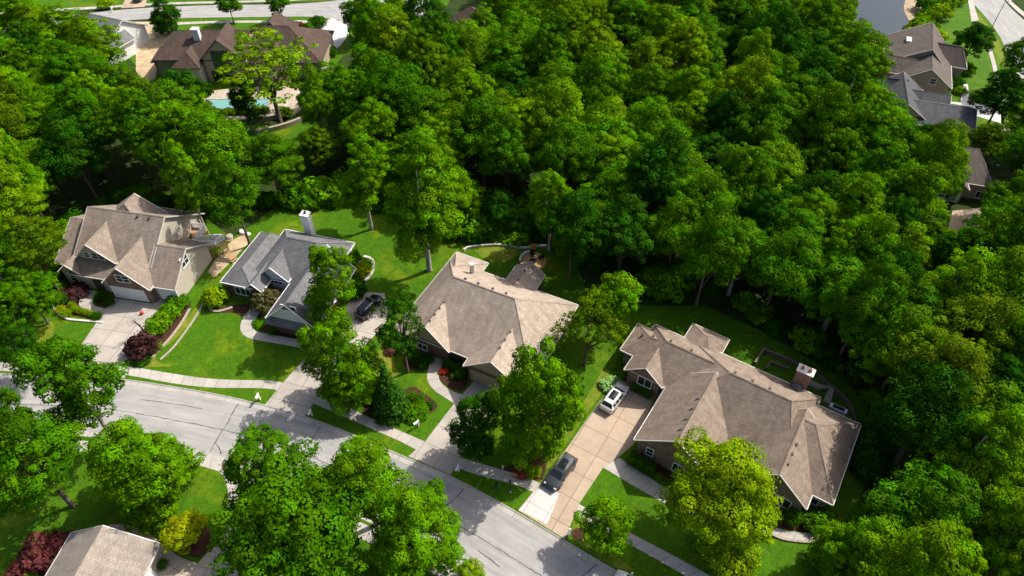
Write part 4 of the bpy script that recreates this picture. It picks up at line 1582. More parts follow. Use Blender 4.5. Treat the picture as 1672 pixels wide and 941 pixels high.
HOLE8 = [(1548, 300), (1625, 290), (1625, 420), (1545, 420)]
rng = random.Random(77)
pts = []
area = [G(*p) for p in WOODS_AREA]
xs = [p.x for p in area]
ys = [p.y for p in area]
tries = 0
while tries < 60000 and len(pts) < 330:
    tries += 1
    x, y = rng.uniform(min(xs), max(xs)), rng.uniform(min(ys), max(ys))
    q = project((x, y, 0))
    if not in_poly(q[0], q[1], WOODS_AREA) or in_poly(q[0], q[1], HOLE8):
        continue
    dmin = 5.1 + 1.9 * min(1, max(0, (y - 60) / 100))
    if any((x - a) ** 2 + (y - b) ** 2 < dmin * dmin for a, b in pts):
        continue
    if any((x - a) ** 2 + (y - b) ** 2 < (r * 0.75 + 1.6) ** 2 for a, b, r in NEAR_POS):
        continue
    pts.append((x, y))
print("wood trees", len(pts))
TONES = [('deep green', DEEP), ('mid green', GREEN), ('mid green', GREEN), ('bright green', BRIGHT), ('bright green', BRIGHT), ('olive green', OLIVE), ('bright green', BRIGHT), ('yellow-green', tuple(0.65 * a + 0.35 * b for a, b in zip(BRIGHT, LIME)))]


def where(px_, py_):
    if px_ < 330 and py_ < 330:
        return "wood between the bare dirt and the cream house", "trees of the wood behind the cream house"
    if px_ < 330:
        return "trees at the photo's edge beside the cream house", "trees beside the cream house"
    if px_ < 640:
        return "wood between the pool and the charcoal roofed house", "trees of the wood below the pool"
    if px_ < 900:
        return ("wood behind the tan roofed house's lawn" if py_ > 240 else "wood near the cul-de-sac"), "trees of the wood behind the tan roof"
    if px_ < 1240:
        return ("wood just behind the long brown roof" if py_ > 300 else "middle of the big wood, far from any roof"), "trees of the big wood"
    if py_ < 270:
        return "wood bordering the pond", "trees of the wood by the pond"
    if px_ > 1440 and py_ < 480:
        return "wood around the half hidden tan house", "trees around the hidden house"
    return ("wood beside the long brown roof's end wall" if py_ > 560 else "wood above the long brown roof's chimney"), "trees of the wood around the long brown roof"


KINDW = {'broad': 'broad', 'tall': 'upright', 'airy': 'feathery'}
for i, (x, y) in enumerate(pts):
    q = project((x, y, 8))
    h = r = None
    far = min(1, max(0, (y - 50) / 100))
    kind = rng.choice(['broad'] * 7 + ['tall'] * 2 + ['airy'])
    h = rng.uniform(12.5, 18.5)
    if q[0] > 1405 and q[1] < 250:
        h = rng.uniform(8, 11.5)
    if q[0] < 240 and y > 105:
        h = rng.uniform(12, 15)
    r = rng.uniform(3.9, 5.6) * (1 + 0.12 * far)
    for k_ in range(7):
        if clear_of(x, y, h, r):
            break
        h *= 0.88
        r *= 0.94
    else:
        continue
    if h < 9:
        r = min(r, h * 0.38)
    tone, col = rng.choice(TONES)
    # the wood's side towards the pond and brown roof is a little more olive
    w, g = where(*project((x, y, 9)))
    put_tree(kind, rng.randrange(6), (x, y, 0), h, r, jit(col, rng), "%s %s-crowned tree in the %s" % (tone, KINDW[kind], w) if not w.startswith("trees") else "%s %s-crowned tree among the %s" % (tone, KINDW[kind], w), group=g, rz=rng.uniform(0, 6.28))

# dead pale tree standing in the dark gap of the wood
dt = thing("dead_tree", "bare pale grey dead tree standing in a dark gap of the wood", "tree", G(772, 238, 0))
mb = MB()
mb.tube([(0, 0, -.1), (0.1, 0, 4), (0.0, 0.1, 8), (0.2, 0, 13.5)], [0.26, 0.2, 0.14, 0.03], 8)
tr = mb.build("trunk", BARK_PALE, dt, smooth=True)
mb = MB()
mb.tube([(0.05, 0, 5), (-1.2, 0, 7.2), (-1.7, .2, 9.6)], [0.13, 0.09, 0.03], 6)
mb.tube([(0.0, 0.1, 6.5), (1.6, -.2, 8.4), (2.3, 0, 11.6), (2.9, 0, 13)], [0.12, 0.09, 0.05, 0.02], 6)
mb.tube([(-1.0, 0, 6.9), (-2.6, .3, 7.6), (-3.4, .2, 8.8)], [0.07, 0.05, 0.02], 6)
mb.build("branch", BARK_PALE, dt, smooth=True)

# ------------------------------------------------------------------ shrubs
def put_shrub(mesh, p, s, col, label, group=None, sz=None, rz=None, name="shrub", cat="shrub"):
    o = bpy.data.objects.new(name, mesh)
    COL.objects.link(o)
    o.location = (p[0], p[1], p[2] if len(p) > 2 else 0.1)
    o.scale = (s, s, sz or s)
    o.rotation_euler = (0, 0, random.uniform(0, 6.28) if rz is None else rz)
    o.color = (*col, 1)
    return tag(o, label, cat, group)


# undergrowth along the wood's edge
edge = [G(*p) for p in [(70, 505), (98, 420), (112, 372), (215, 330), (335, 346), (450, 342), (560, 336), (640, 345), (722, 378), (760, 396), (890, 398), (950, 424), (990, 462), (1050, 494), (1130, 484), (1200, 500), (1262, 535), (1340, 598), (1418, 655), (1445, 760), (1425, 880)]]
for i, p in enumerate(resample(edge, 3.6)):
    p = p + Vector((rng.uniform(-1, 1), rng.uniform(0.2, 2.2), 0))
    q = project(p)
    w = "cream house" if q[0] < 340 else "charcoal house's back lawn" if q[0] < 700 else "fire pit lawn" if q[0] < 960 else "long brown roof"
    put_shrub(BUSH[i % 4], (p.x, p.y, 0), rng.uniform(1.3, 2.4), jit(rng.choice([GREEN, BRIGHT, DEEP, DEEP]), rng), "wild leafy bush at the wood's edge behind the %s" % w, "undergrowth bushes behind the %s" % w, sz=rng.uniform(1.3, 2.3))
for x_, y_ in ((600, 300), (640, 310), (520, 318), (480, 322), (560, 310), (800, 345), (840, 360), (775, 370), (860, 352), (1090, 465), (1115, 450), (1060, 462)):
    p = G(x_, y_, 1)
    put_shrub(BUSH[rng.randrange(4)], (p.x, p.y, 0), rng.uniform(2.0, 3.2), jit(rng.choice([BRIGHT, GREEN, BRIGHT]), rng), "tall bright leafy bush filling the wood's sunny edge behind the lawns", "tall bright bushes at the wood's edge")

gB = "clipped lime ball shrubs along the cream house's walk"
for x_, y_ in ((121.5, 492), (119.5, 500), (124, 507), (132, 509), (142, 511.5), (152, 514.5)):
    put_shrub(BALL[0], G(x_, y_ + 1, 0.1), 0.62, LIME, "small clipped lime-green ball in the row along the cream house's curved walk", gB, 0.55, name="ball_shrub")
put_shrub(BALL[1], G(104, 478, 0.1), 1.15, BRIGHT, "large clipped green ball shrub nearest the cream house's white corner", None, 1.05, name="ball_shrub")
put_shrub(BALL[0], G(104, 494, 0.1), 1.2, GREEN, "large clipped green ball shrub beside the lime row and grass edge", None, 1.1, name="ball_shrub")
put_shrub(BALL[1], G(101, 509, 0.1), 0.85, YELLOW, "yellow clipped ball shrub at the bed's grass edge", None, 0.6, name="ball_shrub")
put_shrub(BALL[0], G(110, 515, 0.1), 0.9, LIME, "lime clipped ball shrub next to the yellow one", None, 0.6, name="ball_shrub")
put_shrub(BALL[1], G(161, 519, 0.1), 0.85, DEEP, "dark green clipped shrub where the lime row meets the driveway", None, 0.6, name="ball_shrub")
put_shrub(BUSH[0], G(128, 482, 0.1), 1.7, PLUM, "dark plum shrub beside the cream house's entrance walk", None, 1.3)
put_shrub(BALL[0], G(165, 490, 0.1), 0.85, DEEP, "dark shaded ball shrub by the cream house's entrance", None, 0.9, name="ball_shrub")
put_shrub(BALL[1], G(181, 497, 0.1), 0.85, DEEP, "dark shaded ball shrub touching the cream house's garage corner", None, 0.8, name="ball_shrub")
put_shrub(BUSH[1], G(236, 575, 0.1), 2.0, PLUM, "round plum-leaved shrub beside the basketball hoop", None, 2.1)
for k, (x_, y_) in enumerate(((292, 500), (278, 515), (268, 526), (258, 538))):
    put_shrub(BUSH[k % 4], G(x_, y_, 0.1), 1.55, BRIGHT if k else GREEN, "billowing bright green hedge shrub between the cream house's driveway and lawn", "hedge shrubs beside the cream house's driveway", 1.25)
put_shrub(BUSH[2], G(232, 590, 0.1), 1.1, DEEP, "low dark green shrub under the plum-leaved one", None, 0.6)
put_shrub(BUSH[3], G(254, 570, 0.1), 0.9, OLIVE, "low olive shrub behind the plum-leaved one", None, 0.6)
put_shrub(BUSH[0], G(354, 493, 0.1), 1.75, LIME, "rounded lime shrub at the charcoal house's front corner", None, 1.9)
put_shrub(BUSH[1], G(438, 500, 0.1), 2.2, (0.09, 0.085, 0.03), "brownish olive shrub in the charcoal house's entrance court", None, 2.2)
put_shrub(BALL[0], G(446, 545, 0.1), 0.7, GREEN, "small green ball shrub inside the curve of the charcoal house's walk", None, 0.6, name="ball_shrub")
put_shrub(BUSH[2], G(425, 530, 0.1), 1.0, GREEN, "low green planting inside the charcoal house's curved walk", None, 0.35)
for k, (x_, y_, s_, c_, l_) in enumerate(((580, 480, 1.8, DEEP, "big dark shrub behind the black car's driveway"), (570, 458, 1.4, DEEP, "dark clipped shrub beside the charcoal house's white end wall"), (594, 446, 1.2, YELLOW, "yellow shrub in the stone-edged bed behind the charcoal house"), (601, 440, 1.3, GREEN, "green ball shrub behind the yellow one in the stone-edged bed"))):
    put_shrub((BALL if k == 3 else BUSH)[k % 2], G(x_, y_, 0.1), s_, c_, l_, None, s_ * 0.95)
for k, (x_, y_) in enumerate(((572, 440), (578, 436), (584, 430))):
    put_shrub(BUSH[k], G(x_, y_, 0.1), 0.65, DEEP, "narrow dark upright evergreen against the charcoal house's end wall", "upright evergreens on the end wall", 2.1, name="evergreen_shrub")
# bed with the spruce
put_shrub(BALL[0], G(672, 652, 0.1), 0.85, GREEN, "clipped green ball shrub behind the spruce bed's bench-like stones", None, 0.8, name="ball_shrub")
put_shrub(BALL[1], G(686, 657, 0.1), 0.95, GREEN, "clipped green ball shrub in the spruce bed, nearest the curved walk", None, 0.8, name="ball_shrub")
put_shrub(BUSH[0], G(681, 676, 0.1), 1.5, GREEN, "low spreading green shrub at the front of the spruce bed", None, 0.95)
put_shrub(BUSH[1], G(702, 664, 0.1), 0.55, DEEP, "tiny dark shrub alone on the spruce bed's mulch", None, 0.5)
put_shrub(BUSH[2], G(612, 655, 0.1), 1.0, DEEP, "low dark shrub between the spruce and a bare trunk", None, 0.8)
gC = "round shrubs in the tan roofed house's entrance bed"
for x_, y_, s_ in ((731, 597, 0.8), (740, 602, 0.6), (748, 605, 0.7), (752, 616, 0.75), (758, 610, 0.7), (740, 618, 0.45)):
    put_shrub(BALL[0], G(x_, y_, 0.1), s_, GREEN, "small round green shrub in the mulch inside the tan house's curved walk", gC, s_, name="ball_shrub")
for x_, y_, s_ in ((679, 594, 0.75), (692, 590, 0.8), (701, 591, 0.85), (690, 600, 0.8)):
    put_shrub(BALL[1], G(x_, y_, 0.1), s_, DEEP, "round green shrub against the tan house's brick front, outside its curved walk", "round shrubs on the tan house's brick front", s_, name="ball_shrub")
for x_, y_ in ((722, 608), (726, 608)):
    put_shrub(BUSH[3], G(x_, y_, 0.1), 0.42, (0.42, 0.05, 0.01), "orange-red flowering plant in the tan house's entrance bed", "orange-red flowers in the entrance bed", 0.4, name="flowering_plant", cat="flowers")
put_shrub(BUSH[2], G(640, 575, 0.1), 0.8, (0.16, 0.06, 0.04), "small reddish shrub under the slender loose-limbed tree", None, 0.6)
# long brown house
put_shrub(HEDGE, G(1047, 640, 0.1), 1.12, GREEN, "clipped box-shaped hedge under the brown house's window beside the white car", None, 1.1, rz=math.radians(-33), name="hedge", cat="hedge")
put_shrub(HEDGE, G(1046, 762, 0.1), 1.25, GREEN, "clipped box-shaped hedge beside the brown house's front walk", None, 1.25, rz=math.radians(-33), name="hedge", cat="hedge")
put_shrub(BALL[1], G(1076, 779, 0.1), 0.45, LIME, "tiny lime ball shrub at the hedge's end by the front walk", None, 0.4, name="ball_shrub")
put_shrub(BALL[0], G(1290, 850, 0.1), 1.2, GREEN, "large round green shrub under the brown house's front gable window", None, 1.15, name="ball_shrub")
put_shrub(BUSH[1], G(1328, 857, 0.1), 1.3, BRIGHT, "leafy bright green shrub at the brown house's outer corner", None, 1.2)
put_shrub(BUSH[3], G(1350, 845, 0.1), 0.9, GREEN, "small green shrub beside the brown house's end wall", None, 0.9)
put_shrub(BUSH[0], G(1036, 616, 0.1), 1.0, DEEP, "dark shrub in the corner of the brown house's side wing", None, 0.9)
put_shrub(BUSH[2], G(994, 630, 0.1), 1.25, (0.20, 0.36, 0.10), "pale mint-green mounded shrub in front of the white car", None, 0.7)
for k, (x_, y_) in enumerate(((874, 772), (866, 775))):
    put_shrub(BUSH[k], G(x_, y_, 0.1), 0.7, LIME, "yellow-green shrub in the mulch beside the dark car", "yellow-green shrubs beside the dark car", 0.6)
put_shrub(BUSH[3], G(853, 778, 0.1), 0.6, (0.22, 0.05, 0.03), "rusty red low shrub beside the terracotta edging", None, 0.5)
put_shrub(BUSH[1], G(78, 908, 0.1), 2.0, MAROON, "spreading maroon-leaved shrub beside the near house's roof", None, 2.2, name="maroon_shrub")
put_shrub(BUSH[2], G(38, 932, 0.1), 1.2, MAROON, "smaller maroon-leaved shrub next to the spreading one", None, 1.1, name="maroon_shrub")
put_shrub(BUSH[0], G(48, 945, 0.1), 0.9, BRIGHT, "bright green plant in front of the maroon shrubs", None, 0.7)
put_shrub(BUSH[3], G(24, 920, 0.1), 0.6, GREEN, "low green plant on the bed's lawn edge by the maroon shrubs", None, 0.4)
put_shrub(BALL[0], G(267, 925, 0.1), 0.7, GREEN, "green ball shrub by the near house's garage corner", None, 0.6, name="ball_shrub")
put_shrub(BUSH[1], G(110, 750, 0.1), 1.0, YELLOW, "yellow shrub glimpsed between the near green trees", None, 0.9)
# far houses' planting
for x_, y_, s_, c_, l_ in ((273, 52, 2.6, DEEP, "dark bush at the foot of the street tree beside the bare dirt"), (290, 70, 1.7, DEEP, "dark bush at the dark brown roof's end by the bare dirt"),
                           (520, 42, 2.0, DEEP, "round dark shrub beside the white driveway"), (486, 46, 1.4, (0.12, 0.02, 0.015), "red-brown shrub on the grass beside the white driveway"),
                           (505, 48, 1.4, GREEN, "low green shrub on the grass beside the white driveway"), (1556, 140, 1.8, DEEP, "dark shrub at the pond house's entrance walk"),
                           (1560, 118, 2.2, OLIVE, "loose olive shrub in front of the pond house"), (1575, 118, 1.8, GREEN, "green shrub beside the pond house's walk"),
                           (1566, 152, 1.2, BRIGHT, "small bright shrub above the grey house's driveway"), (175, 12, 1.8, LIME, "lime shrub across the far street"),
                           (540, 90, 1.6, DEEP, "dark shrub at the white driveway's end"), (465, 190, 1.6, OLIVE, "spiky olive shrub between pool patio and retaining wall")):
    put_shrub(BUSH[int(x_) % 4], G(x_, y_, 0.1), s_, c_, l_, None, s_ * 0.85)
for i, (x_, y_) in enumerate(((1478, 72), (1490, 62), (1500, 50), (1512, 60), (1520, 72), (1506, 36), (1530, 30), (1510, 18), (1546, 12), (1562, 6), (1524, 88), (1460, 82))):
    put_shrub(BUSH[i % 4], G(x_, y_, 0.1), rng.uniform(1.6, 2.8), jit(rng.choice([BRIGHT, LIME, GREEN]), rng), "green shrub on the bank between the pond and the bright lawn", "shrubs on the pond bank")
for i in range(12):
    p = G(352 + i * 7.5 + rng.uniform(-2, 2), 186 + rng.uniform(-2, 3) - 0.2 * i, 0.1)
    put_shrub(BUSH[i % 4], p, rng.uniform(0.6, 1.0), jit(OLIVE, rng), "small olive garden plant in the planting strip along the pool", "plants along the pool's edge")

# ------------------------------------------------------------------ pool, walls, deck
pool = thing("swimming_pool", "turquoise rectangular swimming pool in the tan patio behind the dark house", "swimming pool", G(388, 170, 0.08))
c = [p - pool.location for p in px((336, 163), (438, 162), (436, 181), (332, 180), z=0.08)]
mb = MB()
q = [Vector((p.x, p.y, 0.03)) for p in c]
mb.face([q[3], q[2], q[1], q[0]])
mb.build("water", POOLW, pool)
mb = MB()
for i in range(4):
    a, b = q[i], q[(i + 1) % 4]
    d = (b - a).normalized()
    n = Vector((-d.y, d.x, 0)) * 0.35
    if n.dot(-(a + b)) > 0:
        n = -n
    lo = Vector((0, 0, -0.03))
    hi = Vector((0, 0, 0.08))
    e = d * 0.35
    A, B, C_, D_ = a - e * 0, b + e * 0, b + n + e, a + n - e
    mb.face([A + hi, D_ + hi, C_ + hi, B + hi])
    mb.face([A + lo, A + hi, B + hi, B + lo])
    mb.face([D_ + lo, C_ + lo, C_ + hi, D_ + hi])
mb.build("coping", PATIO, pool)


def low_wall(name, pix, h, th, m, label, cat="garden wall", z=0.0, sm=2, closed=False):
    """a low wall following a line, as one closed strip"""
    P = [G(a, b, z) for a, b in pix]
    P = chaikin(P, sm) if sm else P
    A = offset(P, th / 2)
    B = offset(P, -th / 2)
    mb = MB()
    up = Vector((0, 0, h))
    for i in range(len(P) - 1):
        mb.face([A[i] + up, B[i] + up, B[i + 1] + up, A[i + 1] + up])
        mb.face([B[i], B[i + 1], B[i + 1] + up, B[i] + up])
        mb.face([A[i + 1], A[i], A[i] + up, A[i + 1] + up])
    mb.face([A[0], B[0], B[0] + up, A[0] + up])
    mb.face([B[-1], A[-1], A[-1] + up, B[-1] + up])
    o = mb.build(name, m)
    return tag(o, label, cat)


low_wall("retaining_wall", ((330, 203), (391, 203), (447, 196), (475, 187), (494, 178)), 1.0, 0.55, STONE, "curved stone retaining wall just below the pool patio", "retaining wall")
low_wall("retaining_wall", ((419, 220), (459, 211), (485, 202), (503, 193)), 0.9, 0.55, STONE, "lower curved stone retaining wall on the grass below the pool", "retaining wall")
low_wall("garden_wall", ((757, 410), (765, 404.5), (800, 401.5), (820, 401), (838, 404), (856, 407), (874, 403), (892, 403)), 0.35, 0.25, TRIM, "pale curved low edging wall around the fire pit lawn", z=0.1)
low_wall("garden_wall", ((1395, 690), (1386, 660), (1358, 636), (1334, 614), (1317, 603), (1289, 592)), 0.55, 0.25, TIMBER, "long curved timber garden wall behind the brick chimney", z=0.1)
low_wall("garden_wall", ((1231, 597), (1245, 575), (1289, 592)), 0.7, 0.3, TIMBER, "angular timber planter wall behind the long brown roof, outermost", z=0.1, sm=0)
low_wall("garden_wall", ((1250, 604), (1257, 594), (1287, 605)), 0.5, 0.25, TIMBER, "small angular timber planter wall nested inside the larger one", z=0.1, sm=0)
low_wall("garden_wall", ((1310, 622), (1336, 634), (1357, 636), (1348, 660)), 0.4, 0.8, STONE, "short stone garden path wall between chimney and curved timber wall", z=0.1, sm=0)
low_wall("stone_edging", ((342, 503), (346, 508), (354, 510), (366, 508), (380, 503)), 0.22, 0.35, STONE, "grey curved stone edging around the lime shrub", "edging", z=0.1)
low_wall("stone_edging", ((88, 496), (88, 502), (95, 512), (108, 522), (130, 524), (168, 527)), 0.18, 0.3, TRIM, "pale curved edging around the cream house's clipped shrubs", "edging", z=0.1)
low_wall("stone_edging", ((310, 505), (302, 520), (290, 538), (276, 556), (262, 570), (250, 585), (232, 597), (222, 597)), 0.16, 0.3, STONE, "ragged stone edging between the cream house's hedge and lawn", "edging", z=0.1)
low_wall("stone_edging", ((334, 492), (325, 510), (312, 530), (296, 552), (282, 570), (262, 588)), 0.12, 0.25, STONE, "broken line of stones on the lawn beside the cream house's hedge", "edging", z=0.1)
low_wall("stone_edging", ((594, 420), (604, 422), (611, 430), (608, 446), (596, 460)), 0.25, 0.4, TRIM, "pink-grey stone edging around the yellow shrub behind the charcoal house", "edging", z=0.1)
low_wall("stone_edging", ((836, 776), (848, 780), (858, 774), (862, 762), (858, 752)), 0.35, 0.3, TERRA, "terracotta curved edging under the light green tree beside the pavement", "edging", z=0.1)
low_wall("stone_edging", ((1252, 868), (1268, 878), (1290, 884), (1338, 887)), 0.2, 0.25, STONE, "pale edging along the end of the brown house's front walk", "edging", z=0.1)

# fire pit patio
fp = G(870, 427, 0.1)
pt_ = thing("fire_pit_patio", "round tan patio with a dark fire pit on the lawn behind the tan roof", "patio", fp)
mb = MB()
N = 40
R_ = 2.0
ring = [Vector((math.cos(2 * math.pi * k / N) * R_, math.sin(2 * math.pi * k / N) * R_, 0.12)) for k in range(N)]
mb.face(ring)
for k in range(N):
    a, b = ring[k], ring[(k + 1) % N]
    mb.face([Vector((a.x, a.y, 0)), Vector((b.x, b.y, 0)), b, a])
mb.build("paving", plain("tan_pavers", (0.42, 0.25, 0.11), 0.85, 0.2, vary=0.2), pt_)
mb = MB()
for k in range(11, 21):
    a0, a1 = 2 * math.pi * k / N, 2 * math.pi * (k + 1) / N
    for (ra, rb) in ((1.72, 2.02),):
        P = [Vector((math.cos(a) * r_, math.sin(a) * r_, 0)) for a, r_ in ((a0, ra), (a1, ra), (a1, rb), (a0, rb))]
        lo, hi = Vector((0, 0, 0.122)), Vector((0, 0, 0.5))
        mb.face([P[0] + hi, P[3] + hi, P[2] + hi, P[1] + hi])
        mb.face([P[0] + lo, P[0] + hi, P[1] + hi, P[1] + lo])
        mb.face([P[3] + lo, P[2] + lo, P[2] + hi, P[3] + hi])
mb.build("seat_wall", TRIM, pt_)
mb = MB()
for k in range(16):
    a0, a1 = 2 * math.pi * k / 16, 2 * math.pi * (k + 1) / 16
    def V(a, r_, z): return Vector((math.cos(a) * r_, -0.15 + math.sin(a) * r_, z))
    mb.face([V(a0, .5, .4), V(a1, .5, .4), V(a1, .3, .4), V(a0, .3, .4)])
    mb.face([V(a0, .5, .122), V(a1, .5, .122), V(a1, .5, .4), V(a0, .5, .4)])
    mb.face([V(a0, .3, .4), V(a1, .3, .4), V(a1, .3, .15), V(a0, .3, .15)])
mb.face([Vector((math.cos(2 * math.pi * k / 16) * .3, -0.15 + math.sin(2 * math.pi * k / 16) * .3, .16)) for k in range(16)])
mb.build("fire_pit", BLACK, pt_)


def chair(p, rz, m, label, group=None):
    o = thing("garden_chair", label, "chair", p, rz, group)
    mb = MB()
    mb.box(-.32, .32, -.3, .3, .3, .38)
    mb.build("seat", m, o)
    mb = MB()
    mb.box(-.32, .32, .26, .34, .38, .95)
    mb.build("backrest", m, o)
    for sx in (-1, 1):
        for sy in (-1, 1):
            mb = MB()
            mb.box(sx * .28 - .03, sx * .28 + .03, sy * .26 - .03, sy * .26 + .03, 0, .3)
            mb.build("leg", m, o)
    return o


chair(fp + Vector((-0.1, 1.2, 0.123)), 0.0, BLACK, "dark garden chair on the round fire pit patio, behind the fire pit")
chair(fp + Vector((1.25, 0.45, 0.123)), -1.2, BLACK, "dark garden chair with white cushion on the fire pit patio")
chair(fp + Vector((0.1, 2.5, 0.0)), 0.0, ORANGE, "orange garden chair on the grass just beyond the round fire pit patio")
for i, (a, b) in enumerate(((788, 452), (797, 454), (806, 456), (815, 458.5))):
    chair(G(a + 3, b - 2, 0.1), math.radians(-26 + 180), BLACK, "black patio chair in the row along the tan roof's back eave", "black patio chairs behind the tan roof")

# deck of the cream house
dk = thing("deck", "raised wooden deck with white railing and wooden posts beside the cream house", "deck", G(335, 400, 0))
o_ = dk.location


def dl(a, b, z):
    p = G(a, b, z) - o_
    return Vector((p.x, p.y, z))


ZD = 2.5
for poly in (((308, 372), (337, 374), (331, 392), (345, 392), (352, 383), (367, 391), (352, 401), (334, 403), (318, 398)),):
    P = [dl(a, b, ZD) for a, b in poly]
    mb = MB()
    ar = sum(P[i].x * P[(i + 1) % len(P)].y - P[(i + 1) % len(P)].x * P[i].y for i in range(len(P)))
    if ar < 0:
        P.reverse()
    mb.face(P)
    lo = Vector((0, 0, -.25))
    for i in range(len(P)):
        a, b = P[i], P[(i + 1) % len(P)]
        mb.face([a + lo, b + lo, b, a])
    o = mb.build("platform", plain("deck_boards", (0.42, 0.26, 0.15), 0.8, 0.2, vary=0.2), dk)
    bm = bmesh.new()
    bm.from_mesh(o.data)
    bmesh.ops.triangulate(bm, faces=[f for f in bm.faces if len(f.verts) > 4])
    bm.to_mesh(o.data)
    bm.free()
mb = MB()
for line in (((308, 372), (337, 374), (322, 394)), ((322, 396), (345, 392), (366, 391)), ((318, 399), (334, 403), (352, 401), (367, 391))):
    P = resample([dl(a, b, ZD) for a, b in line], 0.16)
    for i, p in enumerate(P):
        mb.box(p.x - .04, p.x + .04, p.y - .04, p.y + .04, ZD + 0.002, ZD + 0.9)
    Q = [dl(a, b, ZD + 0.95) for a, b in line]
    mb.tube([Vector((p.x, p.y, ZD + .95)) for p in [dl(a, b, ZD) for a, b in line]], 0.09, 6)
    mb.tube([Vector((p.x, p.y, ZD + .12)) for p in [dl(a, b, ZD) for a, b in line]], 0.05, 6)
mb.build("railing", WHITE, dk)
for a, b in ((334, 403), (342, 402), (350, 401), (358, 397), (366, 391), (318, 398), (337, 375), (352, 384)):
    p = dl(a, b, ZD)
    mb = MB()
    mb.box(p.x - .09, p.x + .09, p.y - .09 + .12, p.y + .09 + .12, 0, ZD - 0.252)
    mb.build("post", plain("yellow_pine", (0.46, 0.33, 0.10), 0.8, 0.2), dk)
# steps from the deck to the path
mb = MB()
a0, a1 = dl(352, 402, 0), dl(366, 393, 0)
top_ = (dl(352, 401, ZD) + dl(366, 392, ZD)) / 2
dirv = (a1 - a0).normalized()
out_ = Vector((dirv.y, -dirv.x, 0))
for k in range(10):
    c0 = top_ + out_ * (0.25 + k * 0.27)
    z = ZD - 0.26 - k * 0.235
    M = Matrix.Translation(Vector((c0.x, c0.y, z))) @ Matrix.Rotation(math.atan2(dirv.y, dirv.x), 4, 'Z')
    mb.box(-.55, .55, -.15, .15, -.06, 0, M)
mb.build("steps", WOOD, dk)

# ------------------------------------------------------------------ cars
PAINTS = {}


def paint(name, col, metal=0.3, rough=0.25):
    m, nt, out = mat(name)
    h = NT(nt)
    b = h.bsdf(col, rough, 0.5, None, metal)
    b.inputs["Coat Weight"].default_value = 0.6
    b.inputs["Coat Roughness"].default_value = 0.06
    h.l(b.outputs[0], out.inputs[0])
    return m


P_DARK = paint("slate_car_paint", (0.075, 0.085, 0.10), 0.5, 0.25)
P_WHITE = paint("white_car_paint", (0.62, 0.62, 0.60), 0.1)
P_BLACK = paint("black_car_paint", (0.008, 0.008, 0.010), 0.2, 0.2)
CARGLASS = plain("car_glass", (0.012, 0.015, 0.018), 0.04, 0.9, vary=0.1)
TYRE = plain("tyre_rubber", (0.015, 0.015, 0.015), 0.85, 0.2)
RIM = plain("alloy_rim", (0.35, 0.35, 0.36), 0.3, 0.5, metal=0.8)
LAMP_R = plain("tail_lamp", (0.30, 0.012, 0.01), 0.2, 0.6)
LAMP_W = plain("head_lamp", (0.62, 0.64, 0.66), 0.12, 0.6)


